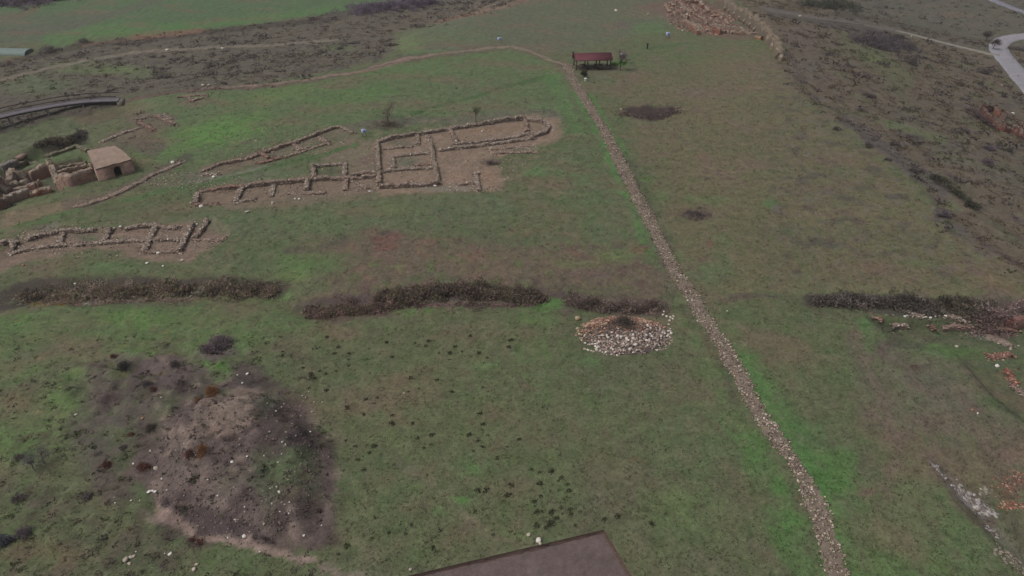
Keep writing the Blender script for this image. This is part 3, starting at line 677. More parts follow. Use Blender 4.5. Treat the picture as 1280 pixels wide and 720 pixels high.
def road(name, C, w0, w1, col, label, lift=.12, mat=None, step=1.):
    n = len(C); w = np.linspace(w0, w1, n); P = hpl(C); out = []
    d = np.gradient(P[:, :2], axis=0); d /= np.linalg.norm(d, axis=1, keepdims=True); nn = np.c_[-d[:, 1], d[:, 0]]
    mb = MB(); s = np.concatenate([[0], np.cumsum(np.linalg.norm(np.diff(P[:, :2], axis=0), axis=1))])
    N = int(s[-1]/step); t = np.linspace(0, s[-1], N+1)
    c = np.stack([np.interp(t, s, P[:, k]) for k in range(2)], -1); ww = np.interp(t, s, w)/2
    kk = 9; ker = np.ones(kk)/kk; q = c.copy()
    if N > 24:
        for _ in range(2):
            for k in range(2): q[4:-4, k] = np.convolve(q[:, k], ker, 'valid')
    d = np.gradient(q, axis=0); d /= np.linalg.norm(d, axis=1, keepdims=True); nn = np.c_[-d[:, 1], d[:, 0]]
    off = np.array([-1.1, -1., -.5, 0, .5, 1., 1.1]); V = []
    hc = H(q[:, 0], q[:, 1]); kz = np.convolve(np.pad(hc, 4, 'edge'), ker, 'valid')
    for o_ in off:
        p = q + nn*(ww*o_)[:, None]; z = np.maximum(kz, H(p[:, 0], p[:, 1])) + lift if abs(o_) <= 1 else H(p[:, 0], p[:, 1])-.1
        V.append(np.c_[p, z])
    V = np.stack(V, 1); m = len(off); idx = np.arange((N+1)*m).reshape(N+1, m)
    F = np.stack([idx[:-1, :-1], idx[:-1, 1:], idx[1:, 1:], idx[1:, :-1]], -1).reshape(-1, 4)[:, ::-1]
    mb.add(V.reshape(-1, 3), F, np.tile(lin(col), ((N+1)*m, 1))*(1+.05*RS.randn((N+1)*m, 1)))
    o = mb.build(name, mat or M_ROAD, smooth=True); o['kind'] = 'structure'; o['label'] = label; return o
road('asphalt_road', [(1340,36),(1300,43),(1270,46),(1252,50),(1247,57),(1250,66),(1260,78),(1272,92),(1285,108),(1310,135)], 4.4, 5.4, (132,130,136), 'pale grey asphalt road bending tightly at the bottom of the hillside')
road('asphalt_road', [(1225,-8),(1242,1),(1262,9),(1290,19)], 3.0, 3.0, (116,114,122), 'short straight stretch of pale asphalt road far beyond the bend')
road('dirt_road', [(1118,38),(1150,46),(1180,54),(1210,61),(1238,68),(1249,70)], 1.6, 2.0, (124,118,110), 'pale gravel road joining the asphalt bend')
road('dirt_road', [(950,10),(985,17),(1020,24),(1060,28),(1095,34),(1118,39)], 4.5, 3., (94,87,82), 'dark dirt road running down beside the far scrub slope')
# ================================================================== GROUND COVER
def blades_t(seed, nb=6):
    r = np.random.RandomState(seed); v = []; f = []
    for i in range(nb):
        a = r.rand()*6.28; p = np.array([r.randn()*.35, r.randn()*.35, -.05]); t = np.array([math.cos(a), math.sin(a), 0])
        w = .16+.1*r.rand(); tip = p + np.array([r.randn()*.6, r.randn()*.6, .22+.3*r.rand()])
        v += [p - t*w, p + t*w, tip]; f.append([3*i, 3*i+1, 3*i+2])
    return np.array(v), np.array(f)
BT = [blades_t(s) for s in range(5)]
def tufts(mb, p, z, size, col):
    n = len(p); w = RS.randint(0, 5, n)
    rot = np.zeros((n, 3)); rot[:, 2] = RS.rand(n)*6.28
    scl = np.c_[size, size, size*(.5+.4*RS.rand(n))]
    for k in range(5):
        m = w == k; mb.inst(BT[k][0], BT[k][1], np.c_[p[m], z[m]], scl[m], rot[m], col[m])
def scatter(n, y0, y1, power=1.6):
    y = y0 + (y1-y0)*RS.rand(n)**power; zc = y*CP+CH*SP
    x = (RS.rand(n)*2-1)*(zc*.72+3)
    return x, y
OFFLIMITS = [TRENCH]
def grass_cover():
    mb = MB(); n = 80000
    x, y = scatter(n, 29, 175, 1.6); j, i = near_idx(x, y)
    g = GRASS[j, i]*(1-SCRUB[j, i])
    keep = (RS.rand(n) < g*np.clip((175-y)/60, 0, 1)*(.25+.75*np.clip(.5+1.6*fbm(x/2.4, y/2.4, 3), 0, 1))) & (poly_sd(x, y, TRENCH) < -.12)
    a = hpl([(l, yy) for yy, l, r in PL]); b = hpl([(r, yy) for yy, l, r in PL]); c = (a+b)/2
    dp, _ = seg_dist(x, y, [tuple(q[:2]) for q in c]); keep &= dp > .85
    x, y, j, i = x[keep], y[keep], j[keep], i[keep]; n = len(x)
    col = CC[j, i]*(1.2+.15*RS.randn(n, 1)); col[:, 0] *= 1+.1*RS.randn(n); dry = RS.rand(n) < .10
    col[dry] = col[dry]*.5 + .5*lin((132,122,96))
    sz = (.10+.10*RS.rand(n))*(1+np.clip((y-50)/90, 0, 1)*.8)
    tufts(mb, np.c_[x, y], H(x, y), sz, np.clip(col, .01, .4))
    o = mb.build('grass_tufts', M_PLANT); props(o, 'short winter grass and low herbs covering the plateau', 'grass', None, 'stuff')
grass_cover()
def twig_t(seed, n=26, dome=.75, sl=.045):
    r = np.random.RandomState(seed); v = []; f = []
    for i in range(n):
        d = r.randn(3); d[2] = abs(d[2]); d /= np.linalg.norm(d); rr = r.rand()**.45
        p = d*rr*np.array([1, 1, dome]); q = d + r.randn(3)*.55; q[2] = q[2]+.3; q /= np.linalg.norm(q); le = .22+.3*r.rand()
        s = np.cross(q, r.randn(3)); s /= np.linalg.norm(s); w = sl*(.6+.8*r.rand())
        v += [p - q*le*.5 - s*w, p - q*le*.5 + s*w, p + q*le*.5]; f.append([3*i, 3*i+1, 3*i+2])
    return np.array(v), np.array(f)
TW = [twig_t(s, 16, sl=.17) for s in range(6)]; TH = [twig_t(20+s, 26, sl=.22) for s in range(6)]
def clumps(mb, p, z, size, col, squash=.8, T=None):
    T = T or TW; n = len(p); w = RS.randint(0, len(T), n)
    rot = np.zeros((n, 3)); rot[:, 2] = RS.rand(n)*6.28
    scl = np.c_[size*(.8+.5*RS.rand(n)), size*(.8+.5*RS.rand(n)), size*squash*(.7+.6*RS.rand(n))]
    for k in range(len(T)):
        m = w == k; mb.inst(T[k][0], T[k][1], np.c_[p[m], z[m]], scl[m], rot[m], col[m])
def scrub_cover(name, side, label, n):
    mb = MB()
    if side > 0: x = 5+RS.rand(n)*200; y = 62+RS.rand(n)*230
    else: x = -230+RS.rand(n)*260; y = 105+RS.rand(n)*180
    px, py = proj(x, y, H(x, y)); j, i = near_idx(x, y)
    den = np.clip(.6 + 1.0*fbm(x/9, y/9, 3) + .9*fbm(x/2.5, y/2.5, 2), .03, 1)
    keep = (RS.rand(n) < SCRUB[j, i]*den) & (px > -60) & (px < 1340) & (py > -30) & (py < 420)
    x, y, j, i = x[keep], y[keep], j[keep], i[keep]; n = len(x)
    col = CC[j, i]*(1.35+.28*RS.randn(n, 1)); col *= np.clip(1+.7*fbm(x/5, y/5, 3), .6, 1.5)[:, None]*np.array([1.06, .98, .96]); m = RS.rand(n) < .1; col[m] *= .7; m = RS.rand(n) < .08; col[m] = lin((84,92,62))
    sz = .3+.8*RS.rand(n)**3.5; big = RS.rand(n) < .02*(1+2*(fbm(x/14, y/14, 2) > .1)); sz[big] = .9+1.0*RS.rand(big.sum()); col[big] = lin((80,72,72))*1.5*(.8+.4*RS.rand(big.sum(), 1))
    clumps(mb, np.c_[x, y], H(x, y)-.05, sz, np.clip(col, .01, .4), .75)
    o = mb.build(name, M_PLANT); props(o, label, 'scrub', None, 'stuff')
scrub_cover('scrub', 1, 'grey brown leafless scrub covering the slope on the right', 60000)
scrub_cover('scrub', -1, 'purplish brown scrub and dry stalks over the valley side on the left', 48000)
def herbs():
    mb = MB(); n = 26000; x, y = scatter(n, 27, 62, 1.2); px, py = proj(x, y, H(x, y)); j, i = near_idx(x, y)
    pb = np.maximum(SCRUB[j, i], .30*((px < 420) & (py > 395)))
    keep = (RS.rand(n) < pb*np.clip(.35+1.8*fbm(x/1.6, y/1.6, 3), 0, 1)) & (px < 560) & (px > -60)
    x, y, j, i = x[keep], y[keep], j[keep], i[keep]; n = len(x)
    f = fbm(x/2.2+5, y/2.2, 3)[:, None]; col = .35*CC[j, i]*1.2 + .65*np.where(f > .12, lin((104,92,92)), np.where(f < -.12, lin((84,96,58)), lin((96,88,76))))*(1.2+.4*RS.randn(n, 1))
    m = RS.rand(n) < .25; col[m] *= .55
    clumps(mb, np.c_[x, y], H(x, y)-.04, .16+.32*RS.rand(n)**2, np.clip(col, .01, .4), .6, TH)
    props(mb.build('dry_herbs', M_PLANT), 'dry stalks, brambles and low weeds over the rough ground around the spoil heap', 'weeds', None, 'stuff')
herbs()
# ================================================================== THICKETS
TD = [twig_t(50+s, 34, dome=1., sl=.08) for s in range(6)]
def thicket(pts, label, widths, hts, cols, n, base=.9, name='thicket', spread=1., size=(.45, .5)):
    """dense leafless bushes along a line of photo pixels"""
    n = int(n*.72); P = hpl(pts); s = np.concatenate([[0], np.cumsum(np.linalg.norm(np.diff(P[:, :2], axis=0), axis=1))])
    t = RS.rand(n)*s[-1]; c = np.stack([np.interp(t, s, P[:, k]) for k in range(2)], -1)
    w = np.interp(t/s[-1], np.linspace(0, 1, len(widths)), widths); h = np.interp(t/s[-1], np.linspace(0, 1, len(hts)), hts)
    gp = np.clip(.62+2.3*fbm(t/2.6, t*0+P[0][0], 3), .06, 1.35)
    off = RS.randn(n, 2)*.5*w[:, None]*gp[:, None]
    p = c + off + np.stack([fbm(t/4., t*0+1, 2)*0, fbm(t/3.2, t*0+P[0][1], 3)*1.2], -1)*np.minimum(w, 1.2)[:, None]; r = np.exp(-(off**2).sum(1)/(w*w)); z0 = H(p[:, 0], p[:, 1])
    z = z0 + .5*h*gp*r*RS.rand(n)**.8*.7 - .2
    sz = size[0]+size[1]*RS.rand(n)
    k = RS.randint(0, len(cols), n); f = fbm(p[:, 0]/1.7+9, p[:, 1]/1.7, 2)
    col = lin(cols)[k]*3.0*(1+.18*RS.randn(n, 1))*(1+.6*f[:, None])
    mb = MB(); clumps(mb, p, z, sz, np.clip(col, .008, .4), .9, TD)
    o = mb.build(name, M_PLANT, origin=tuple(P[len(P)//2])); props(o, label, 'thicket'); return o
DK = [(72,65,58),(88,78,68),(60,57,50),(106,95,84),(76,76,56),(94,82,76)]
thicket([(28,374),(70,368),(130,369)], 'dark leafless thicket at the left end of the left ditch', (1.3,1.5,1.4), (1.0,1.5,1.2), DK, 420)
thicket([(132,368),(200,364),(270,364),(340,364)], 'long dark bramble thicket in the ditch above the bright slope at left', (1.2,1.7,1.9,1.2), (1.2,1.6,1.7,1.0), DK, 1100)
thicket([(60,381),(120,381),(180,376),(240,376)], 'low band of dry tan stalks in front of the left thicket', (.5,.7,.7,.5), (.5,.6,.6,.4), [(108,94,88),(98,84,78),(120,104,92)], 420, name='dry_stalks', size=(.25,.3))
thicket([(36,382),(56,379),(80,382)], 'small patch of ochre yellow reeds beside the dark left ditch', (.5,.5,.4), (.4,.5,.3), [(118,104,60),(104,92,58)], 130, name='reeds', size=(.2,.25))
thicket([(386,390),(420,390),(460,390),(498,384)], 'reddish bramble thicket at the left end of the middle ditch', (1.1,1.8,1.8,1.0), (.8,1.3,1.4,.9), [(88,72,68),(78,66,60),(102,86,78),(66,58,54),(80,78,60)], 900)
thicket([(470,374),(520,370),(570,364),(620,368),(680,376)], 'dark brown thicket filling the middle ditch behind the green bank', (1.2,1.6,2.0,1.7,.8), (1.2,1.5,2.1,1.5,.8), [(68,60,54),(80,70,64),(60,54,48),(100,86,78),(74,72,56)], 1300)
thicket([(500,383),(560,382),(620,382),(662,381)], 'low mauve dead grass along the front of the middle thicket', (.5,.6,.6,.5), (.4,.5,.5,.4), [(100,84,82),(90,76,74)], 380, name='dry_stalks', size=(.25,.3))
thicket([(712,376),(740,384),(790,388),(825,388)], 'low dark thicket behind the rubble heap', (1.0,1.3,1.4,.8), (.8,1.1,1.1,.6), [(76,66,62),(92,80,74),(66,60,54)], 560)
thicket([(1018,376),(1070,378),(1120,381),(1165,386)], 'grey thicket in the ditch on the right, left of the ruins', (1.,1.3,1.5,1.6), (.8,1.1,1.2,1.4), [(76,70,66),(64,60,56),(90,82,78),(56,54,48)], 800)
thicket([(1165,384),(1210,384),(1245,388)], 'dark green and brown thicket above the row of pale stones', (1.3,1.6,1.5), (1.1,1.4,1.3), [(66,62,52),(56,54,46),(78,72,64)], 500)
thicket([(1222,395),(1250,392),(1290,384)], 'reddish mauve thicket between the ruins at the right edge', (1.5,2.2,2.0), (1.4,2.2,2.0), [(94,80,78),(82,72,68),(108,92,88)], 800)
thicket([(1072,52),(1100,58),(1128,58)], 'large dark leafless thicket on the slope below the dirt road', (4,6,4), (2.5,3.5,2.5), [(66,60,62),(74,68,68),(58,54,56)], 700, size=(.8,1.))
thicket([(1008,7),(1040,9),(1062,8)], 'dark evergreen row beyond the far road', (4,4,4), (3,4,3), [(52,54,46),(60,60,52)], 420, size=(.9,1.))
thicket([(1168,222),(1195,240),(1222,264)], 'dark green thicket in a gully on the right slope', (1,1.4,1), (.7,1,.7), [(56,56,46),(62,60,52)], 300)
thicket([(45,183),(75,176),(104,170)], 'dark thicket under the bank behind the brick ruin', (1.,1.2,1.6), (.5,.8,1.4), [(54,52,46),(64,60,52),(70,66,54)], 320)
thicket([(0,2),(25,5),(50,3),(72,-3)], 'dark purple trees at the far corner of the green field', (5,6,6,5), (4,5,5,4), [(64,58,64),(72,64,68)], 420, size=(1.,1.2))
thicket([(450,14),(500,8),(540,4)], 'mauve leafless trees at the end of the green field', (5,6,4), (3,4,3), [(76,68,76),(68,62,68)], 500, size=(.9,1.))
thicket([(1262,62),(1272,62),(1290,66)], 'dark bushes inside the road bend', (1,1.6,2), (.8,1.,1.), [(64,60,58),(72,68,64)], 120, size=(.5,.5))
# ================================================================== SINGLE SHRUBS
def shrub(px, py, r, h, cols, label, n=60, name='shrub', group=None, T=None, dz=0., sz=None):
    p = hp(px, py); t = twig_t(int(px*7+py), 1)
    mb = MB(); q = RS.randn(n, 2)*.42*r; zz = np.abs(RS.rand(n))*h*.8*np.exp(-(q**2).sum(1)/(r*r))
    k = RS.randint(0, len(cols), n)
    clumps(mb, q+p[:2], H(q[:, 0]+p[0], q[:, 1]+p[1])+zz-.05+dz, np.full(n, sz or .38*r+.08)*(.7+.6*RS.rand(n)), lin(cols)[k]*2.6*(1+.15*RS.randn(n, 1)), .9, T or TD)
    o = mb.build(name, M_PLANT, origin=tuple(p)); props(o, label, 'shrub', group); return o
RUST = [(98,72,50),(88,62,46),(108,82,58)]; DBR = [(74,52,46),(62,46,42),(84,60,52)]; GRY = [(78,72,70),(66,62,60)]; MAU = [(78,70,74),(70,64,68),(88,80,82)]
shrub(265,492,.62,.8,RUST,'round rust orange shrub on top of the spoil heap')
shrub(251,565,.5,.45,RUST,'flat rust orange shrub on the flank of the spoil heap', 40)
shrub(236,568,.42,.4,DBR,'dark brown shrub touching the flat rust orange one', 34)
shrub(248,500,.3,.25,RUST,'tiny russet tuft just left of the round rust shrub', 22)
shrub(179,585,.5,.5,DBR,'dark reddish brown shrub left of the spoil heap', 40)
shrub(134,582,.48,.4,DBR,'brown shrub near a pale patch, furthest left of the brown ones', 34)
shrub(219,456,.5,.5,GRY,'dark round shrub on the grey hump above the spoil heap', 34)
shrub(155,459,.6,.6,[(58,58,54),(50,50,48)],'black green shrub on the rough ground left of the heap', 40)
shrub(142,447,.4,.4,DBR,'small dark shrub at the top of the rough ground', 24)
shrub(184,481,.4,.35,GRY,'small grey shrub low in the hollow', 22); shrub(192,487,.35,.3,DBR,'small brown shrub beside the grey one in the hollow', 20)
shrub(187,536,.5,.5,[(54,50,46),(64,58,50)],'dark shrub beside a small orange stone', 34)
shrub(153,561,.35,.3,GRY,'tiny dark green shrub above the two brown ones', 20)
shrub(24,572,.4,.35,GRY,'dark shrub near the left edge of the slope', 24); shrub(240,676,.3,.25,DBR,'brown clod on the pale track, left one of three', 18)
shrub(247,678,.26,.2,DBR,'brown clod on the pale track, middle one of three', 14); shrub(251,680,.26,.2,DBR,'brown clod on the pale track, right one of three', 14)
shrub(780,415,.95,.9,[(74,66,62),(64,58,54),(86,78,72)],'bare grey bush growing out of the rubble heap', 60, dz=1.15)
shrub(275,432,1.1,.8,[(92,82,84),(78,72,72)],'large pale mauve bramble patch above the spoil heap', 120); shrub(262,438,.8,.5,[(88,78,80),(74,66,66)],'smaller mauve bramble patch leaning on the large one', 70)
shrub(110,622,.5,.45,GRY,'grey shrub on the lower left slope', 30); shrub(5,678,.7,.7,[(70,70,76),(60,62,66)],'bluish grey shrub in the bottom left corner', 50); shrub(30,668,.6,.5,MAU,'mauve shrub near the bottom left corner', 36)
shrub(24,625,.6,.4,GRY,'low grey shrub at the far left of the slope', 30); shrub(165,545,.35,.3,DBR,'brown shrub just below the pale orange stone', 16)
for a, b, r, l in ((1235,205,1.1,'round mauve shrub at the right edge of the slope'),(1237,187,1.,'smaller mauve shrub above the round one at right'),(1262,190,.8,'dark shrub at the right edge above the round one'),(1085,183,.8,'dark shrub at the meadow edge on the right slope'),(1118,182,.9,'green black shrub along the meadow edge'),(1046,162,.7,'black shrub at the corner of the meadow edge'),(1110,200,.6,'low shrub beside the green black one'),(1138,80,1.8,'dark round shrub high on the right slope'),(1230,92,2.,'broad dark shrub above the red ruin'),(1141,215,.9,'grey shrub where the meadow edge turns'),(1180,270,1.,'mauve shrub on the lip of the meadow'),(1256,121,.6,'small dark shrub above the red ruin'),(1087,122,.9,'lone dark shrub in the middle of the right slope'),(1150,215,.7,'brown shrub right of the grey one')):
    shrub(a, b, r, r*.8, MAU if 'mauve' in l else GRY, l, 34, group='shrubs on the right slope')
for a, b, r, l in ((202,98,1.1,'dark bush left of the paired shrubs in the valley'),(210,98,.9,'smaller dark bush touching the valley bush'),(122,85,.7,'dark bush on the green strip of the valley'),(265,83,1.1,'grey bush beside the valley track'),(105,53,1.5,'round dark bush at the field edge'),(62,65,2.2,'wide dark bush near the pale tunnel'),(280,105,.7,'dark bush at the meadow footpath'),(192,72,.8,'dark bush below the white stone on the valley track'),(205,71,.7,'small bush right of the one below the white stone'),(425,62,1.,'green bush in the valley scrub'),(100,170,1.3,'dark bush behind the vaulted house')):
    shrub(a, b, r, r*.7, GRY, l, 30, group='bushes in the left valley')
shrub(485,157,2.0,.35,[(72,68,58),(84,76,66)],'low dark bramble spread at the foot of the bare tree', 90, sz=.4)
shrub(614,205,1.,.3,[(80,66,64),(70,62,58)],'low brown bramble on the bare ground right of the rooms', 40, sz=.3)
shrub(776,80,1.0,.6,[(66,104,50),(72,96,50)],'bright green bush at the foot of the bare tree by the pavilion', 50)
shrub(768,81,.8,.5,[(72,96,52),(64,84,46)],'green bush between the pavilion and the bare tree', 34)
shrub(872,270,1.9,.1,[(74,66,64),(64,58,56)],'dark dead bramble patch lying in the right meadow', 80, sz=.3)
for a, b, l in ((780,137,'dark bramble in the left of the pit'),(812,142,'dark bramble in the middle of the pit'),(838,138,'dark bramble in the right of the pit')):
    shrub(a+2, b+5, 2.6, .1, [(76,66,62),(66,58,56)], l, 90, sz=.35)
# ================================================================== DARK WEED CLUMPS
Z2 = [(865,265),(850,290),(890,262),(995,293),(968,325),(1030,318),(967,358),(1045,343),(1075,343),(1115,325),(1155,350),(433,264),(413,297),(392,328),(465,328),(460,357),(465,388),(355,247),(232,378),(235,400),(225,445),(273,433),(318,415),(400,415),(145,378),(348,430),(350,512),(680,345),(770,450),(815,503),(762,518),(980,520),(905,460),(1137,497),(1160,518),(1183,567),(1118,628),(1137,680),(683,637),(680,678),(783,678),(605,548),(548,558),(590,578),(1215,420),(1070,240),(653,272),(635,318),(1265,295),(570,425),(415,368),(1275,260),(795,275),(915,325),(540,633),(455,598),(265,500)]
Z6 = [(1065,15),(1112,45),(1133,73),(810,30),(740,70),(840,78),(875,62),(880,15),(450,42),(500,72),(555,65),(590,70),(568,103),(510,140),(693,160),(815,192),(855,215),(538,192),(595,430),(665,500),(715,500),(720,465),(780,465),(745,510),(1095,397),(1190,460),(1185,512),(1110,292),(1150,290),(920,492),(455,572),(415,610),(850,555),(885,580),(895,600),(580,530),(1255,75),(1205,130),(1085,95),(355,212),(1275,265),(1260,315)]
Z7 = [(35,38),(97,188),(137,202),(197,198),(248,228),(230,245),(278,262),(140,260),(285,295),(192,295),(145,323),(110,348),(115,370),(240,353),(245,380),(290,390),(252,408),(293,412),(335,400),(222,432),(190,460),(170,478),(205,450),(150,398),(315,465),(122,468),(200,400),(125,400),(463,438),(527,422),(697,460)]
WP = [(320+a/4, 360+b/4) for a, b in Z2] + [(320+a/4, 540+b/4) for a, b in Z6] + [(640+a/4, 540+b/4) for a, b in Z7]
def weeds():
    ms = []
    for s in range(5):
        t = twig_t(90+s, 60, dome=.45, sl=.2); mb = MB(); r = np.random.RandomState(s)
        c = 1.4*lin([(62,64,50),(74,70,54),(54,54,44)])[r.randint(0, 3, 60)]
        mb.add(t[0], t[1], np.repeat(c, 3, 0)); o = mb.build('dark_weed', M_PLANT); ms.append(o)
    P = hpl(WP)
    for k, p in enumerate(P):
        o = ms[k] if k < 5 else ms[RS.randint(5)].copy()
        if k >= 5: COL.objects.link(o)
        s = .12+.22*RS.rand(); o.location = tuple(p + np.array([0, 0, -.02])); o.scale = (s*1.25, s, s*.9); o.rotation_euler = (0, 0, RS.rand()*6)
        props(o, 'small dark weed clump scattered over the near middle grass', 'weed', 'dark weed clumps in the near grass')
        if k == len(P)-3: o['label'] = 'dark weed clump nearest above the corner of the excavated rectangle'
        if k == len(P)-2: o['label'] = 'dark weed clump just right of the excavation corner one'
        if k == len(P)-1: o['label'] = 'lone dark weed clump right of the excavated rectangle'
weeds()
# ================================================================== WALLS OF THE RUINS
GREYS = [(132,120,110),(152,140,128),(108,96,88),(168,155,142),(120,106,96)]
WARM = [(138,119,106),(122,105,94),(156,137,122),(108,94,85)]
REDS = [(134,102,90),(120,92,82),(146,116,102),(108,88,80)]
PALE = [(150,142,132),(166,158,148),(136,126,118)]
def wallp(parent, pts, h=.6, th=.55, cols=GREYS, name='wall', label=None, core=(118,104,94), dens=1.7, rough=.13, z0=None, srange=(.09,.22), world=False):
    th = th*1.05; P = np.array(pts, float) if world else hpl(pts)
    P2 = P[:, :2]; s = np.concatenate([[0], np.cumsum(np.linalg.norm(np.diff(P2, axis=0), axis=1))]); Lh = s[-1]
    N = max(2, int(Lh/.45)); t = np.linspace(0, Lh, N+1)
    c = np.stack([np.interp(t, s, P2[:, k]) for k in range(2)], -1); d = np.gradient(c, axis=0); d /= np.linalg.norm(d, axis=1, keepdims=True)
    n = np.c_[-d[:, 1], d[:, 0]]; hv = (np.interp(t/Lh, np.linspace(0, 1, len(h)), h) if np.ndim(h) else np.full(N+1, h))
    hv = hv*.66*(1-.55*np.clip(fbm(c[:, 0]/1.6+3, c[:, 1]/1.6, 2)*2.2, 0, 1)); hh = hv*(1+rough*RS.randn(N+1)); zg = H(c[:, 0], c[:, 1])
    if z0 is not None: zg = np.full(N+1, z0)
    mb = MB(); V = []
    for o_, k in ((-.5, -.3), (-.47, .6), (-.40, 1.), (.40, 1.), (.47, .6), (.5, -.3)):
        p = c + n*(th*o_ + .03*RS.randn(N+1))[:, None]
        V.append(np.c_[p, zg + (hh*k*(1+.04*RS.randn(N+1)) if k > 0 else k)])
    V = np.stack(V, 1); idx = np.arange((N+1)*6).reshape(N+1, 6)
    F = np.stack([idx[:-1, :-1], idx[1:, :-1], idx[1:, 1:], idx[:-1, 1:]], -1).reshape(-1, 4)
    col = lin(core)*(1+.12*RS.randn((N+1)*6, 1)); mb.add(V.reshape(-1, 3), F, col)
    mb.add(V[0], [[0,1,2,3,4,5]], lin(core)); mb.add(V[-1], [[5,4,3,2,1,0]], lin(core))
    for e in (0, -1): stones(mb, np.c_[c[e]+RS.randn(10, 2)*.28, zg[e]+np.abs(RS.randn(10))*hv[e]*.4], .14+.12*RS.rand(10), lin(cols), tint=.3)
    # facing stones
    q = int(Lh*dens*26*(np.mean(hv)+.45)); f = RS.rand(q)*Lh; cc = np.stack([np.interp(f, t, c[:, k]) for k in range(2)], -1); nn = np.stack([np.interp(f, t, n[:, k]) for k in range(2)], -1)
    top = RS.rand(q) < .5; hz = np.interp(f, t, hh); zz = np.interp(f, t, zg)
    side = np.where(top, (RS.rand(q)-.5)*.95, np.sign(RS.rand(q)-.5)*.48); z = np.where(top, hz-.02, RS.rand(q)*hz)
    p = cc + nn*(side*th)[:, None]
    sz = srange[0]+(srange[1]-srange[0])*RS.rand(q)
    stones(mb, np.c_[p, zz+z], sz, lin(cols), flat=.42, tint=.3)
    q = int(Lh*3.2*dens); f = RS.rand(q)*Lh; cc = np.stack([np.interp(f, t, c[:, k]) for k in range(2)], -1)+RS.randn(q, 2)*.45
    stones(mb, np.c_[cc, (H(cc[:, 0], cc[:, 1]) if z0 is None else np.interp(f, t, zg))], .08+.12*RS.rand(q), lin(cols), tint=.2)
    o = mb.build(name, M_STONE, parent) if parent is not None else mb.build(name, M_STONE, origin=tuple(P[0]))
    if label: o['label'] = label
    return o
def ruin(px, py, label, cat='ruin', name='ruined_building', group=None): return empty(name, hp(px, py), label, cat, group)
r = ruin(140, 300, 'lowest row of ruined room foundations above the left thicket', group='excavated foundations of fieldstone')
for pts, h in (([(35,299),(55,293),(81,288.5),(101,289.6),(117,288)], .55), ([(159,285),(180,282.5),(194.5,281.4),(208,286),(222,286)], .55), ([(14,317.7),(35,313),(58.6,309.5),(81,307.6),(108,306.7),(129,305)], .5), ([(131,304.8),(152,303),(183,301.3),(199,300.5),(225,300.6)], .55), ([(243,300.2),(258,300),(281,299)], .35), ([(78.5,291.5),(75,306)], .5), ([(138,288),(130.5,303)], .65), ([(194.5,283.7),(188,300),(180.5,315)], .55), ([(240,283),(232,300),(225,315)], .75), ([(259.5,277.5),(251,290),(244,300)], .7), ([(180,315),(200,315.5),(225,315)], .4), ([(2,307),(12,302),(18,303)], .7), ([(17.6,304.5),(14,317)], .7)):
    wallp(r, pts, h, GREYS and .6, GREYS if h > .45 else WARM)
r = ruin(340, 238, 'long middle row of ruined rooms left of the rectangular building', group='excavated foundations of fieldstone')
for pts, h, c in (([(251.5,241),(275,236),(302,234)], .5, REDS), ([(302,234),(327.7,231),(355,228.3),(386,225)], .75, WARM), ([(386,225),(410,224.5),(441,224.5),(470,221)], .75, WARM), ([(246.6,242),(244.6,255)], .6, GREYS), ([(303,234),(299,244),(295.4,253)], .6, GREYS), ([(343,231),(339,245)], .45, GREYS), ([(385,225),(384,238.6)], .8, GREYS), ([(433,224.5),(432,238.6)], .55, WARM), ([(243.7,257),(271,256)], .4, REDS), ([(295,254),(318,249)], .3, GREYS), ([(361,242),(385,242),(406,241.6)], .3, WARM), ([(392,209),(393,224)], .9, GREYS), ([(393,209),(412,207),(431,206)], .55, GREYS), ([(431,206),(431.5,222)], .5, GREYS), ([(440,219),(456,217),(471,217)], .6, PALE[:1]+WARM), ([(440,226),(458,236)], .3, WARM)):
    wallp(r, pts, h, .6, c)
r = ruin(508, 205, 'rectangular walled building of small rooms in the middle of the ruins', group='excavated foundations of fieldstone')
SUN = [(132,120,104),(120,108,96),(142,130,114)]  # yellowish tan stone mix for some of the walls
for pts, h, c in (([(471.5,178),(473,200),(474.5,231)], .8, SUN), ([(537.5,178),(542,200),(548,229)], .8, SUN), ([(474.5,236),(510,234),(548,231)], 1.1, GREYS+REDS[:1]), ([(471.5,178),(490,172.5),(509,169.5),(527,168)], .7, GREYS), ([(478,187),(496,185),(515,184)], .5, SUN), ([(521,168),(523,181)], .6, SUN), ([(493,196.5),(515,194),(536,192)], .5, GREYS), ([(491,197),(492,212)], .6, GREYS), ([(481,215),(510,212),(541.6,211)], .55, GREYS), ([(534.5,170.5),(537.5,178)], .5, GREYS), ([(520,207),(541,205)], .3, REDS)):
    wallp(r, pts, h, .6, c)
r = ruin(610, 170, 'long narrow ruined hall with a round apse at its right end', group='excavated foundations of fieldstone')
for pts, h, c in (([(529,167.5),(562,162),(590,157.5),(615,153)], .7, GREYS), ([(615,153),(635,150.5),(655,149)], .95, GREYS), ([(562,163),(566,170),(570,177)], .7, WARM), ([(549.7,189),(586,185),(622.8,180),(667.5,174)], .7, GREYS), ([(566,181),(590,179),(614.7,176.5)], .5, GREYS), ([(614.7,176.5),(645,172),(660,168)], .55, GREYS), ([(612.7,187),(640,184.5),(665.5,183)], .3, WARM), ([(616.7,192),(645,191),(671.6,190.5)], .3, WARM), ([(656,150),(658,159),(659,166)], .9, WARM)):
    wallp(r, pts, h, .6, c)
wallp(r, [(655,150),(665.5,152),(680,154),(686,160),(682,167),(667,172),(659,167)], .9, .6, GREYS, name='apse')
r = ruin(590, 235, 'low stub of walling standing alone at the lower right of the rooms', group='excavated foundations of fieldstone')
wallp(r, [(572,232),(582,230.5),(592,229.5)], .45, .5, WARM); wallp(r, [(595.4,218),(597,228),(598.4,238.5)], .6, .5, GREYS)
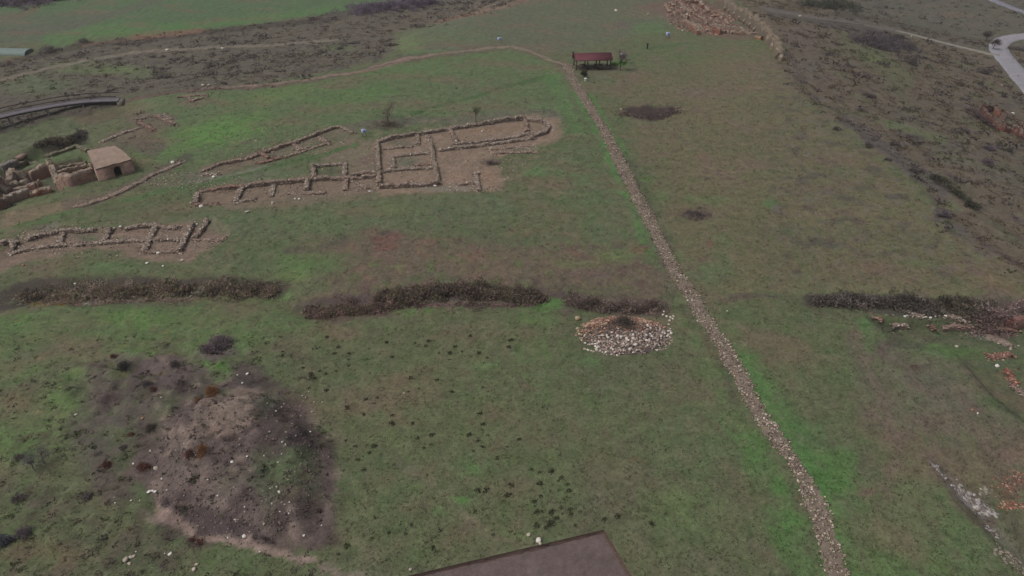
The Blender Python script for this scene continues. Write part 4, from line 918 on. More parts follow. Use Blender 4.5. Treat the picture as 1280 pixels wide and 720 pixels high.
r = ruin(350, 185, 'broken line of reddish rubble walls on the ridge above the rows', group='excavated foundations of fieldstone')
for pts, h, c in (([(255,214),(275,206)], .4, WARM), ([(275,206),(308,200),(334,190)], .6, WARM), ([(334,190),(356,183),(374,177.5)], .7, WARM), ([(374,177.5),(396,169),(410,163),(425,159)], .7, SUN), ([(425,159),(433,163),(441,167)], .5, SUN), ([(323.8,191),(336,199)], .5, REDS), ([(366.7,181),(378.4,188)], .5, WARM), ([(323.8,205),(351,198)], .35, REDS), ([(360,196),(398,183),(412,180)], .35, WARM), ([(400,172.5),(409,178)], .5, WARM), ([(252,219),(272,218)], .3, GREYS), ([(370,188),(384,185)], .35, GREYS)):
    wallp(r, pts, h, .55, c)
r = ruin(195, 155, 'small ruined walls with a pinkish sill beyond the vaulted house', group='excavated foundations of fieldstone')
for pts, h, c in (([(172.5,153),(182,158),(192,164.5)], .6, [(138,112,100),(124,98,90)]), ([(194,145.5),(206,151),(219,157)], .55, WARM), ([(170,150),(182,148)], .5, GREYS), ([(150,168),(163,164),(176,160)], .35, GREYS), ([(128,178),(140,173),(150,168)], .35, GREYS), ([(205,144),(214,150)], .4, GREYS)):
    wallp(r, pts, h, .6, c)
r = ruin(240, 124, 'furthest small patch of ruined walling beside the meadow footpath', group='excavated foundations of fieldstone')
for pts in ([(222,122),(235,120.5),(258,119)], [(233,121),(240,127)], [(240,127),(256,122)]): wallp(r, pts, .45, .55, WARM)
# terrace revetment left of the rows
wallp(None, [(95,258),(110,256),(130,249),(150,241),(165,233)], .35, .9, WARM+REDS[:1], name='rubble_bank', label=None, dens=.8); o = bpy.data.objects['rubble_bank']; props(o, 'reddish rubble bank running down from the brick ruin', 'rubble')
o = wallp(None, [(167,232),(190,219),(208,212),(226,204)], .3, .8, GREYS, name='rubble_bank', dens=.7); props(o, 'greyish rubble bank leading away past the vaulted house', 'rubble')
# ---- brick masonry pieces
def brickwall(parent, pts, h, th, col, name='wall', mat=None, rough=.08, z0=None, world=False, label=None, cap=None, batter=0., stp=.35):
    P = np.array(pts, float) if world else hpl(pts); P2 = P[:, :2]
    s = np.concatenate([[0], np.cumsum(np.linalg.norm(np.diff(P2, axis=0), axis=1))]); Lh = s[-1]; N = max(2, int(Lh/.35)); t = np.linspace(0, Lh, N+1)
    c = np.stack([np.interp(t, s, P2[:, k]) for k in range(2)], -1); d = np.gradient(c, axis=0); d /= np.linalg.norm(d, axis=1, keepdims=True); n = np.c_[-d[:, 1], d[:, 0]]
    hv = (np.interp(t/Lh, np.linspace(0, 1, len(h)), h) if np.ndim(h) else np.full(N+1, h)); hh = hv*(1+rough*RS.randn(N+1))*(1-stp*np.repeat(RS.rand(N//3+2)**2, 3)[:N+1]); zg = H(c[:, 0], c[:, 1]) if z0 is None else np.full(N+1, z0)
    mb = MB(); V = []; K = []
    for o_, k in ((-.5, -.4), (-.49, .33), (-.47, .66), (-.44, .96), (-.3, 1.), (.3, 1.), (.44, .96), (.47, .66), (.49, .33), (.5, -.4)):
        p = c + n*((th+batter*(1-max(k, 0)))*o_ + .02*RS.randn(N+1))[:, None]; V.append(np.c_[p, zg + (hh*k if k > 0 else k)])
        K.append(np.tile(lin(cap if (cap and abs(k) > .9) else col), (N+1, 1)))
    V = np.stack(V, 1); K = np.stack(K, 1); m = V.shape[1]; idx = np.arange((N+1)*m).reshape(N+1, m)
    F = np.stack([idx[:-1, :-1], idx[1:, :-1], idx[1:, 1:], idx[:-1, 1:]], -1).reshape(-1, 4)
    mb.add(V.reshape(-1, 3), F, K.reshape(-1, 3)*(1+.06*RS.randn((N+1)*m, 1)))
    mb.add(V[0], [list(range(m))], lin(col)); mb.add(V[-1], [list(range(m))[::-1]], lin(col))
    q = int(Lh*7); f = RS.rand(q)*Lh; cc = np.stack([np.interp(f, t, c[:, k]) for k in range(2)], -1)+np.stack([np.interp(f, t, n[:, k]) for k in range(2)], -1)*((RS.rand(q)-.5)*th*.9)[:, None]
    stones(mb, np.c_[cc, np.interp(f, t, zg+hh)], .10+.13*RS.rand(q), lin([cap or col, col, (118,104,92)]), flat=.5)
    q = int(Lh*np.mean(hv)*16); f = RS.rand(q)*Lh; sg = np.sign(RS.rand(q)-.5)[:, None]; cc = np.stack([np.interp(f, t, c[:, k]) for k in range(2)], -1)+np.stack([np.interp(f, t, n[:, k]) for k in range(2)], -1)*sg*th*.48
    stones(mb, np.c_[cc, np.interp(f, t, zg)+np.interp(f, t, hh)*RS.rand(q)], .08+.10*RS.rand(q), lin([col, col, cap or col, (150,130,116)])*1.1, flat=.5, tint=.22)
    o = mb.build(name, mat or M_BRICK, parent) if parent is not None else mb.build(name, mat or M_BRICK, origin=tuple(P[0]))
    if label: o['label'] = label
    return o
BR = (142,108,96); BR2 = (126,100,90); CAP = (136,124,110); MAS = (126,112,102)
r = ruin(60, 240, 'large ruined brick and stone bathhouse left of the vaulted house', name='ruined_bathhouse')
brickwall(r, [(76,237),(90,232.5),(105,227.5),(119,223.5)], (1.7,1.8,1.9,1.9), .8, (150,122,110), cap=(140,128,116), rough=.025, stp=.06)
brickwall(r, [(9,254),(22,250),(37.5,244.5)], (1.2,1.3,1.2), .9, (144,122,112), cap=(142,134,124), rough=.03, stp=.08)
brickwall(r, [(38,246),(50,242.5),(65,239.5)], (.9,1.,.9), 1.0, (138,92,74), cap=CAP)
brickwall(r, [(65.5,213),(70,222),(75.5,236)], (2.6,2.3,1.4), .9, BR2, cap=CAP)
brickwall(r, [(40,226),(52,222),(66,218)], (1.5,1.9,2.1), .8, BR, cap=CAP)
brickwall(r, [(76,226.5),(92,221),(111,215)], (1.7,1.6,1.6), .6, BR, cap=CAP, rough=.05, stp=.12)
brickwall(r, [(76,214.5),(92,210),(108,206)], (.9,.8,.8), .6, (110,100,90), cap=(120,112,96), rough=.06, stp=.15)
brickwall(r, [(-18,240),(-4,236),(4,233)], (2.3,2.1,1.9), 1.0, BR, cap=CAP)
brickwall(r, [(-20,262),(0,258),(9,254)], (1.6,1.5,1.), 1., BR2, cap=CAP)
for a, b, h, w in ((17,228,2.3,1.6),(20,236,1.7,1.3),(29,226,1.6,1.2),(33,232,1.2,1.2),(45,238,1.5,.8),(52,235,1.2,.6),(4,240,1.4,1.5),(12,241,1.,1.5),(26,240,.9,1.8),(38,236,1.1,1.2)):
    p = hp(a, b); g = .1+RS.rand()*.5+(1.4 if RS.rand() < .3 else 0); v = np.array([math.cos(g), math.sin(g), 0])*w/2
    brickwall(r, [p-v, p+v], (h*.8, h, h*.7), w*.7, MAS if a < 35 else BR, name='masonry_pier', world=True, rough=.15, cap=CAP)
brickwall(r, [(0,211),(10,208),(20,204)], .7, 1.2, (108,102,98), cap=(120,116,110)); brickwall(r, [(22,207),(34,202.5),(62,196),(96,184),(110,190)], .5, .7, (102,94,80), cap=(108,108,88), name='terrace_edge')
p0, p1 = hp(23,201), hp(34,197); mb = MB(); mid = (p0+p1)/2; mb.box(mid+[0,0,.45], (1.6,1.0,.5), math.atan2(p1[1]-p0[1], p1[0]-p0[0]), lin((128,106,96))); mb.build('fallen_slab', M_STONE, r)
# ---- vaulted house
def house():
    base = hp(142, 218); zt = base[2] + 1.95
    A_, B_, C_, D_ = [np.array(plane(*q, zt)) for q in ((109,189.5),(143.5,183),(164.5,199.5),(119,212))]
    B_ = A_ + (B_-A_); root = empty('vaulted_house', (*((A_+B_+C_+D_)/4), base[2]), 'low brick house with flat mud roof and a small arched doorway', 'house')
    zb = min(H(*A_), H(*B_), H(*C_), H(*D_)) - .4
    ux = (C_-D_)/np.linalg.norm(C_-D_); Lf = np.linalg.norm(C_-D_); uy = np.array([-ux[1], ux[0]])
    # front wall with a real arched opening
    def front():
        mb = MB(); th = .5; cxd = float(np.dot(np.array(hit(146, 217)[:2])-D_, ux)); cxd = min(max(cxd, 1.2), Lf-1.2); w = .52; zs = base[2]+1.0
        arch = [(cxd-w, zb)] + [(cxd-w*math.cos(a), zs+w*math.sin(a)) for a in np.linspace(0, math.pi, 13)] + [(cxd+w, zb)]
        out = [(0, zb)] + [(max(0, min(Lf, cxd+(Lf*1.2)*(k-7)/7)), zt) for k in range(1, 14)] + [(Lf, zb)]
        P = []
        for off in (0, th):
            for q in arch: P.append((*(D_+ux*q[0]+uy*off), q[1]))
            for q in out: P.append((*(D_+ux*q[0]+uy*off), q[1]))
        n = len(arch); F = []
        for k in range(n-1):
            F.append([k, k+1, n+k+1, n+k]); F.append([2*n+k+1, 2*n+k, 3*n+k, 3*n+k+1]); F.append([k+1, k, 2*n+k, 2*n+k+1]); F.append([n+k, n+k+1, 3*n+k+1, 3*n+k])
        mb.add(P, np.array(F), lin((168,138,126))); return mb.build('front_wall', M_BRICK, root)
    front()
    def slab(p, q, nm, th=.4):
        mb = MB(); d = (q-p)/np.linalg.norm(q-p); nn = np.array([-d[1], d[0]])
        c = (p+q)/2+nn*0; mb.box((*c, (zb+zt)/2-.01), (np.linalg.norm(q-p), th, zt-zb-.02), math.atan2(d[1], d[0]), lin((134,110,100))); return mb.build(nm, M_BRICK, root)
    e = .22
    slab(C_-ux*e+uy*.25, B_-ux*e*.9, 'side_wall'); slab(B_-uy*e-ux*.45, A_-uy*e+ux*.45, 'back_wall'); slab(A_+ux*e, D_+ux*e+uy*.52, 'side_wall')
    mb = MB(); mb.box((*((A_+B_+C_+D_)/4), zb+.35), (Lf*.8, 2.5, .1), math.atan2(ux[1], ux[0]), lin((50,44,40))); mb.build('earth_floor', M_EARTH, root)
    # gently domed mud roof
    mb = MB(); n = 14; V = []
    for i in range(n+1):
        for j in range(n+1):
            u, v = i/n, j/n; p = (D_*(1-u)+C_*u)*(1-v) + (A_*(1-u)+B_*u)*v; k = (1-(2*v-1)**2)
            o_ = -.10 if j == 0 else (.10 if j == n else 0); V.append((*(p+uy*o_), zt+.10+.28*k+.03*RS.randn()))
    idx = np.arange((n+1)**2).reshape(n+1, n+1); F = np.stack([idx[:-1, :-1], idx[1:, :-1], idx[1:, 1:], idx[:-1, 1:]], -1).reshape(-1, 4)
    mb.add(V, F, lin((138,120,108))*(1+.05*RS.randn((n+1)**2, 1)))
    edge = [idx[k, 0] for k in range(n+1)] + [idx[n, k] for k in range(1, n+1)] + [idx[k, n] for k in range(n-1, -1, -1)] + [idx[0, k] for k in range(n-1, 0, -1)]
    top = np.array(V)[edge]; bot = top.copy(); bot[:, 2] = zt - .05; m = len(edge)
    mb.add(np.r_[top, bot], np.array([[k, m+k, m+(k+1) % m, (k+1) % m] for k in range(m)]), lin((118,102,90)))
    mb.build('roof', M_EARTH, root)
    # broken vault mouth on the left side
    mb = MB(); c = (D_+A_)/2*.5 + D_*.5 ; r_ = .75; pts = []
    q0 = D_*.72+A_*.28-ux*.15; dd = (A_-D_)/np.linalg.norm(A_-D_)
    for a in np.linspace(0, math.pi, 11):
        for rr in (r_, r_+.25):
            for o_ in (0, .45): pts.append((*(q0+dd*rr*math.cos(a)-ux*o_), zt-1.15+rr*1.5*math.sin(a)))
    F = []
    for k in range(10):
        a = 4*k; b = a+4; F += [[a, b, b+1, a+1], [a+2, a+3, b+3, b+2], [a, a+2, b+2, b], [a+1, b+1, b+3, a+3]]
    mb.add(pts, np.array(F), lin((120,108,86))); mb.build('vault_arch', M_STONE, root)
house()
# dark shrub inside the broken vault
shrub(115, 211, .62, 1.3, [(50,56,40),(60,64,46)], 'dark green shrub growing in the broken vault beside the house', 46)
# ---- brick ruins at the far end of the plateau
r = ruin(900, 35, 'red brick ruins beside the long fortress wall at the far end', name='ruined_brick_building')
RB = (126,88,76); RB2 = (112,84,76)
for pts, h, th, c in (([(863,35),(868,39),(873,44)], 1.7, 1.2, RB), ([(890,42),(900,43.5)], 2.0, .8, (130,88,78)), ([(900,42.5),(915,43),(929,43.5)], 1.0, .7, (134,104,90)), ([(851,8),(857,12),(863,17)], 1.0, .7, CAP), ([(863,20),(872,22),(880,26),(884,32)], .8, .7, RB2), ([(886,33),(897,33),(910,34.5),(925,36)], .7, .7, CAP), ([(925,36),(930,40),(938,43),(947,42)], .7, .7, CAP), ([(887,27),(899,29),(911,32)], .7, .7, RB2), ([(875,3),(878,11)], 1.3, 1.2, RB), ([(882,11),(885,17)], 1., 1.2, RB2), ([(837,5),(842,9)], .8, 1.2, RB), ([(843,12),(852,17)], .8, 1., RB2), ([(850,18),(860,25)], .9, 1., RB2), ([(856,28),(864,34)], .9, 1., RB), ([(840,-3),(856,2),(876,4)], .8, .9, RB2), ([(832,8),(836,16)], .7, 1., RB), ([(872,32),(884,40)], .7, .8, MAS), ([(944,48),(952,50)], .9, 1., (138,96,66)), ([(888,22),(896,21)], .6, .8, RB), ([(866,10),(870,16)], .7, .7, RB2)):
    brickwall(r, pts, h*.8, th*.8, c, rough=.3, cap=CAP)
r = empty('fortress_wall', hp(936, 30), 'long thick weathered stone wall running along the plateau edge', 'wall')
brickwall(r, [(897,8),(905,9),(919,18),(936,27),(950,38),(957,47),(964,56),(971,65),(974.5,72)], (2.4,2.4,2.3,2.4,2.2,2.5,2.6,2.4,1.4), 1.3, (104,94,82), cap=(120,108,94), rough=.16, batter=.6, mat=M_STONE)
for a, b in ((907,14),(913,17),(919,20.5),(926,24),(932,28),(939,33),(945,38),(951,43)):
    p = hp(a, b); brickwall(r, [p+[-.8,0,0], p+[.0,0,0]], (.9,1.6), .7, (112,96,82), name='buttress', world=True, cap=CAP, mat=M_STONE)
for a, b in ((966,62),(972,70),(960,54),(977,76)):
    p = hp(a, b); brickwall(r, [p+[-.6,-.3,0], p+[.6,.2,0]], (1.2,1.9,1.), 1.1, (124,110,92), name='fallen_masonry', world=True, cap=CAP, rough=.2, mat=M_STONE)
# ---- red ruin on the right slope
r = ruin(1253, 152, 'dark red roofless brick ruin on the right slope', name='ruined_brick_building')
for pts, h, th, c in (([(1226,140),(1234,139.5),(1243,139)], 1.5, .6, (92,62,62)), ([(1243,139),(1252,141),(1262,147),(1275,156)], 1.0, .5, (70,64,58)), ([(1227,143),(1234,151),(1242,158)], 1.6, .6, (96,62,60)), ([(1242,158),(1252,164),(1262,166)], 1.7, .7, (112,74,68)), ([(1262,166),(1272,170),(1285,177)], 1.7, .7, (104,72,68)), ([(1243,141),(1246,147)], 1.5, .8, (142,98,82)), ([(1251,147),(1253,152)], 1.2, .7, (130,100,94)), ([(1252,153),(1264,158)], .7, .5, (76,70,62)), ([(1275,156),(1284,164)], .8, .5, (92,66,62))):
    brickwall(r, pts, h, th, c, rough=.12, cap=(86,74,66))
mb = MB(); p = hp(1264,146); mb.box(p+[0,0,.5], (.7,.5,.9), .3, lin((190,190,190))); o = mb.build('white_block', M_STONE, origin=tuple(p)); props(o, 'small white block on the red ruin wall', 'stone')
thicket([(1214,140),(1226,150),(1240,160)], 'dark mauve bushes against the red ruin', (1.5,2,1.5), (.8,1.3,.8), [(66,58,56),(58,52,50)], 240)
# ---- ruins at the right edge
r = ruin(1200, 405, 'low excavated wall pieces below the right thicket', name='ruined_building')
for pts, h, c in (([(1177,409),(1195,408.5),(1212,410)], .5, [(130,108,100),(118,94,88)]), ([(1163.6,411),(1166,409)], .6, [(126,98,86)]), ([(1115,406),(1124,407),(1134,407.5)], .35, GREYS), ([(1205,403),(1212,409)], .5, [(140,118,110)]), ([(1097,397),(1102,400)], .4, REDS), ([(1139,394),(1152,396)], .3, GREYS), ([(1183,396),(1201,400)], .4, PALE+GREYS)):
    wallp(r, pts, h, .6, c)
r = ruin(1270, 402, 'red brick rubble wall at the right edge beside the mauve thicket', name='ruined_brick_building')
brickwall(r, [(1264,407),(1272,405),(1290,401)], 1.0, .8, (118,86,82)); wallp(r, [(1243,412),(1255,412),(1268,413)], .5, .8, [(128,98,92),(112,88,80)]); brickwall(r, [(1255,404),(1264,407)], .6, .6, (112,78,74))
o = wallp(None, [(1236,447),(1250,445),(1264.5,445)], .4, .7, [(136,100,88),(116,88,78),(154,122,108)], name='brick_wall', core=(110,86,78)); props(o, 'short level line of broken orange brick on the right terrace', 'wall')
o = wallp(None, [(1260,466),(1264,473),(1267,480)], .4, .5, [(138,92,80),(122,84,74),(150,112,98)], name='brick_wall', core=(114,82,74)); props(o, 'narrow upright line of orange brick pointing down to the right', 'wall')
o = wallp(None, [(1268,484),(1274,490),(1284,498)], .35, .6, GREYS+REDS[:1], name='rubble_wall'); props(o, 'grey rubble line continuing from the narrow brick line', 'wall')
o = wallp(None, [(1232,422),(1244,424),(1254,428),(1262,433)], .25, 1.2, GREYS+PALE[:1], name='rubble_bank', dens=.6); props(o, 'grey rubble spill below the mauve thicket', 'rubble')
# ================================================================== RUBBLE AND LOOSE STONES
def ico(n=6):
    out = []
    for k in range(n):
        mb = MB(); t = STT[k]; mb.add(t[0], t[1], (1, 1, 1)); out.append(mb)
    return out
_sm = {}
def stone_obj(p, size, col, label, group=None, flat=.7, name='stone'):
    key = (RS.randint(6), tuple(col))
    if key not in _sm:
        mb = MB(); t = STT[key[0]]; mb.add(t[0], t[1], lin(col)*(1+.05*RS.randn(len(t[0]), 1))); o = mb.build(name, M_STONE); _sm[key] = o.data
    else: o = bpy.data.objects.new(name, _sm[key]); COL.objects.link(o)
    o.location = tuple(p); o.scale = (size*(1+.3*RS.rand()), size*(.8+.3*RS.rand()), size*flat*(.8+.4*RS.rand())); o.rotation_euler = (RS.randn()*.2, RS.randn()*.2, RS.rand()*6.3)
    return props(o, label, 'stone', group)
def heap():
    c = hp(781, 424); ax, ay, hh = 4.7, 3.6, 1.2
    c2 = hp(781, 418)
    def zz(u, v): return hh*np.clip(1-(u*u+v*v), 0, 1)**.9
    root = empty('rubble_heap', c2, 'round heap of red and white broken stone beside the path', 'rubble heap')
    mb = MB(); n = 40; V = []; C = []
    for i in range(n+1):
        for j in range(n+1):
            u, v = 2*i/n-1, 2*j/n-1; x = c2[0]+u*ax; y = c2[1]+v*ay
            V.append((x, y, H(x, y)-.12+zz(u, v)+.05*RS.randn())); C.append(lin((100,84,74) if v > -.1 else (96,88,82)))
    idx = np.arange((n+1)**2).reshape(n+1, n+1); F = np.stack([idx[:-1, :-1], idx[1:, :-1], idx[1:, 1:], idx[:-1, 1:]], -1).reshape(-1, 4)
    keep = ((np.array(V)[:, 0]-c2[0])/ax)**2+((np.array(V)[:, 1]-c2[1])/ay)**2 < 1; F = F[keep[F].all(1)]
    mb.add(V, F, np.array(C)*(1+.1*RS.randn(len(C), 1))); mb.build('earth_core', M_EARTH, root)
    def place(N, rmax=1.03):
        u = RS.randn(N*3)*.5; v = RS.randn(N*3)*.5; m = (u*u+v*v < rmax) ; u, v = u[m][:N], v[m][:N]
        a = RS.rand(N)*6.283; rr = np.sqrt(RS.rand(N))*rmax*(1+.55*fbm(np.cos(a)*1.3+4, np.sin(a)*1.3+4, 3)); return rr*np.cos(a), rr*np.sin(a)
    def coltype(u, v):
        # red brick on the far side, pale stone along the near and right sides, earth left of the middle
        return v > -.22 + .55*u*(u > 0) + .16*RS.randn(len(u))
    mb = MB(); u, v = place(2300); red = coltype(u, v); x = c2[0]+u*ax; y = c2[1]+v*ay; z = H(x, y)+zz(u, v)-.05
    hole = (np.hypot(u+.15, (v-.05)*1.1) < .33+.1*RS.randn(len(u))) | ((u < -.35) & (v < .1) & (v > -.45) & (RS.rand(len(u)) < .6))
    sz = .09+.11*RS.rand(len(u))
    m = red & ~hole; stones(mb, np.c_[x, y, z][m], sz[m], lin([(140,104,88),(122,90,78),(160,130,112),(110,86,76),(152,134,118)]), tint=.2)
    m = ~red & ~hole; stones(mb, np.c_[x, y, z][m], sz[m], lin([(156,142,134),(174,160,150),(132,118,110),(108,94,88),(146,124,112)]), tint=.2)
    m = hole; stones(mb, np.c_[x, y, z][m], sz[m]*.7, lin([(96,84,76),(84,74,68)]), tint=.2)
    o = mb.build('rubble', M_STONE, root); o['kind'] = 'stuff'
    u, v = place(150); red = coltype(u, v)
    for k in range(len(u)):
        if math.hypot(u[k]+.15, v[k]-.05) < .3: continue
        x = c2[0]+u[k]*ax; y = c2[1]+v[k]*ay; cs = [(154,122,104),(168,142,124)] if red[k] else [(184,174,168),(198,190,182),(160,148,142)]
        stone_obj((x, y, float(H(x, y)+zz(u[k], v[k]))), .15+.11*RS.rand(), cs[RS.randint(len(cs))], 'reddish broken stone lying on the rubble heap' if red[k] else 'pale broken stone lying on the rubble heap', 'stones lying on the rubble heap')
    fringe = [(727,426),(731,437),(735,438),(739,439),(742,440),(746,436),(750,439),(753,434),(757,441),(760,437),(746,438),(778,441.5),(748,431),(751,430),(733,413),(731,419),(744,424),(838,397),(841,399),(837,401),(833,396),(829,394),(836,406),(839,417),(835,419),(842,396),(830,390),(724,418),(760,433),(764,430)]
    P = hpl(fringe)
    for k, p in enumerate(P): stone_obj(p+[0, 0, .06], .17+.08*RS.rand(), [(186,176,160),(172,160,146),(196,188,176)][k % 3], 'pale stone rolled off the foot of the rubble heap', 'loose stones around the rubble heap')
heap()
p = hp(722, 400); mb = MB(); mb.box(p+[0, 0, .2], (.52, .4, .42), .2, lin((158,142,116))); o = mb.build('cut_block', M_STONE, origin=tuple(p)); props(o, 'squared yellowish block standing left of the rubble heap', 'stone')
WS = (206,202,194); CS = (170,158,146); OS = (150,114,92)
one = [((309,468),.24,WS,'brightest white stone at the upper rim of the spoil heap'),((303,479),.15,WS,'small white stone below the brightest one on the rim'),((297,469),.13,WS,'small white stone left of the brightest one on the rim'),((305.5,671),.25,WS,'white stone at the foot of the steep earth face'),((187,615),.24,WS,'left of three white stones in a short row'),((191,614),.2,WS,'middle of three white stones in a short row'),((194.5,615),.22,WS,'right of three white stones in a short row'),((195,586),.24,CS,'pale elongated stone above the row of three'),((290,578),.2,WS,'white stone near the rust orange shrub on the flank'),
 ((157.5,701),.34,CS,'largest pale boulder of the cluster at the bottom left'),((164,697),.24,CS,'middle boulder of the cluster at the bottom left'),((167.5,696),.22,CS,'right boulder of the cluster at the bottom left'),((162,705),.2,CS,'lowest boulder of the cluster at the bottom left'),((213,693),.22,WS,'pale stone beside the pale track'),((242.5,712.5),.25,CS,'grey stone low at the bottom edge'),((246,706),.22,CS,'grey stone just above the bottom edge one'),((178.5,523),.2,OS,'small orange stone on the rough ground'),((95,519),.22,CS,'lone pale stone on the left slope'),((202,497),.18,CS,'pale stone in the hollow left of the heap'),
 ((661,669),.24,CS,'pale stone left of the excavation corner pair'),((673,676),.3,WS,'larger white stone at the excavation edge'),((675,679.5),.22,CS,'tan stone touching the white one at the excavation edge'),((513,712),.17,CS,'tiny pale stone above the left part of the excavation'),((505,492),.14,CS,'tiny pale stone in the near grass'),
 ((252,259),.45,WS,'big white squared block below the left end of the middle row'),((267,222),.42,WS,'white block beside the green strip'),((216,204),.5,WS,'white slab lying in the dark hollow'),((309,265.5),.38,CS,'flat pale stone below the middle row'),((341,254.5),.4,CS,'flat pale stone under the middle row front'),((369,249),.25,WS,'left stone of a pale cluster before the middle row'),((374,249),.24,WS,'second stone of the pale cluster before the middle row'),((380,249.5),.2,CS,'third stone of the pale cluster before the middle row'),((396,249.5),.2,CS,'right stone of the pale cluster before the middle row'),((462,240),.35,WS,'white block left of the rectangular building'),((544,233),.4,WS,'white block at the lower right corner of the rectangular building'),((603,154.5),.42,WS,'white block on the back wall of the long hall'),((602.5,164.5),.28,WS,'small white stone inside the long hall'),((614,186),.38,CS,'pale slab on the front wall of the long hall'),((570,177),.35,WS,'white stone on the cross wall of the hall'),((660,162),.3,WS,'white stone at the mouth of the apse'),
 ((151,284),.3,WS,'white stone on the lowest row back wall'),((184,329.5),.32,WS,'white flat stone below the lowest row'),((204,333),.24,WS,'small white stone right of the flat one'),((228,326),.32,CS,'leaning pale slab below the lowest row'),((261,276),.35,WS,'white stone on top of the rightmost cross wall'),((246,281),.28,WS,'pale stone on the second cross wall from right'),((94,355),.2,WS,'white stone at the lip of the left thicket'),((198,317),.36,WS,'white capping stone on the lower wall of the row'),((29,332),.25,OS,'reddish stone in front of the lowest row'),((19,303),.35,CS,'pale stone on the left end wall'),
 ((209,63),.7,WS,'white rock beside the valley track'),((278,61),.5,WS,'smaller white rock further along the valley track'),((254,107),.5,CS,'left of a pale pair at the meadow footpath'),((261,107),.45,CS,'right of a pale pair at the meadow footpath'),((853,38.5),.35,WS,'pale stone in front of the far brick ruins'),((770,14),.7,CS,'pale boulder on the far plateau'),((810,18),.35,CS,'small pale stone on the far plateau'),((1000,21),.7,CS,'pale rock beside the far dirt road'),((1139,45.5),.3,WS,'white patch of rock at the start of the gravel road'),((1252,107),.35,CS,'pale stone on the slope above the red ruin'),
 ((1246,458),.32,WS,'bright white block between the two orange brick lines'),((1195.6,433.5),.25,CS,'lone pale stone on the green terrace'),((1131,396),.22,WS,'first stone of the white row, at its left end'),((1134,395),.2,WS,'second stone of the white row'),((1141,396.5),.18,CS,'third stone of the white row'),((1157,397),.24,CS,'fourth stone of the white row, past the gap'),((1163,397.5),.24,WS,'fifth stone of the white row'),((1169,396),.2,CS,'sixth stone of the white row'),((1182,395.5),.26,WS,'brightest stone of the white row'),((1209,407),.32,CS,'pale pink block at the end of the low wall'),((1245,413.5),.35,CS,'rounded pinkish boulder under the mauve thicket'),((1267.5,414.5),.42,CS,'largest pinkish boulder at the right edge'),((1222,517),.16,WS,'white stone in the pinkish scar'),((1215,513),.2,OS,'orange brick lump in the pinkish scar'),((1229,389),.15,WS,'tiny white stone right of the path'),((909,389),.12,WS,'tiny white stone beside the path')]
P = hpl([q[0] for q in one])
for p, (xy, s, c, l) in zip(P, one): stone_obj(p+[0, 0, s*.25], s, c, l, 'loose pale stones lying about the site')
for q in bpy.data.objects:
    if q.get('label') == 'tiny white stone right of the path': q['label'] = 'tiny white stone on the dark bush of the right ditch'
sp = [(375,508),(378,495),(382,497),(379,502),(386,490),(355,505),(352,509),(345,514),(376,520),(390,515),(393,503),(403,503),(357,556),(352,568),(348,578),(353,553),(333,586),(309,571),(338,611),(349,615),(346,609),(361,642),(402,657),(306,640),(306,634),(285,673),(290,577),(245,569),(243,566),(230,620),(209,613),(202,599),(188,564),(220,563),(215,572),(167,580),(164,626),(175,626),(143,622),(144,629),(206,692),(170,690),(330,655),(350,655),(294,650),(272,620),(260,600),(330,570),(370,545),(388,540),(395,530),(365,530),(337,540),(300,549),(230,555),(360,600),(340,630),(352,628),(356,631),(362,628),(312,665),(380,670),(325,690),(350,640)]
P = hpl(sp)
for p in P: stone_obj(p+[0, 0, .04], .07+.09*RS.rand(), WS if RS.rand() < .6 else CS, 'tiny pale stone bedded in the brown spoil heap', 'tiny pale stones in the spoil heap')
def pebbles(name, polys, n, cols, label, s0=.05, s1=.12, flat=.7, lift=.02):
    mb = MB()
    for (cx, cy, rx, ry, f) in polys:
        k = int(n*f); a = RS.rand(k)*6.28; r_ = np.sqrt(RS.rand(k)); p = hit(cx+rx*r_*np.cos(a), cy+ry*r_*np.sin(a))
        stones(mb, p+[0, 0, lift], s0+(s1-s0)*RS.rand(k)**2, lin(cols), flat=flat, tint=.2)
    o = mb.build(name, M_STONE); props(o, label, 'rubble', None, 'stuff')
pebbles('spoil_clods', [(300,585,115,95,1.)], 1500, [(104,92,88),(88,78,74),(120,108,102),(78,68,66)], 'clods and grit over the brown spoil heap', .06, .17, lift=.0)
pebbles('site_grit', [(140,300,135,22,.4),(370,232,120,14,.3),(560,195,110,40,.5),(350,180,90,22,.25),(225,225,50,10,.2),(590,236,40,4,.1)], 1500, GREYS+WARM+PALE[:1], 'scattered grit and small stones between the foundations', .08, .2)
pebbles('brick_rubble', [(865,20,32,20,.5),(900,36,30,8,.25),(850,8,20,8,.25),(905,20,20,8,.3)], 1600, REDS+[(112,78,68)]+WARM, 'broken brick strewn among the far ruins', .15, .55)
def outcrop(pts, w, n, label, cols=((140,134,130),(124,117,112),(156,150,146),(110,102,94)), s=(.08,.34)):
    P = hpl(pts); t = RS.rand(n)*(len(pts)-1); i = np.minimum(t.astype(int), len(pts)-2); f = (t-i)[:, None]
    p = P[i]*(1-f)+P[i+1]*f; p[:, :2] += RS.randn(n, 2)*w*np.array([1, .8]); p[:, 2] = H(p[:, 0], p[:, 1])+.0
    mb = MB(); stones(mb, p, s[0]+(s[1]-s[0])*RS.rand(n)**2, lin(cols), flat=.35, tint=.12)
    o = mb.build('rock_outcrop', M_STONE, origin=tuple(P[0])); props(o, label, 'rocks', None, 'stuff' if ('stones' in label or 'rubble' in label) else None)
outcrop([(1166,579),(1172,587),(1180,597)], .16, 60, 'narrow pale grey rock streak at the upper end of the right scar')
outcrop([(1196,608),(1204,616),(1214,625),(1226,633),(1229,642)], .38, 240, 'broad pale grey limestone patch in the lower right scar')
outcrop([(1232,640),(1244,641)], .22, 40, 'small pale rock patch just right of the limestone')
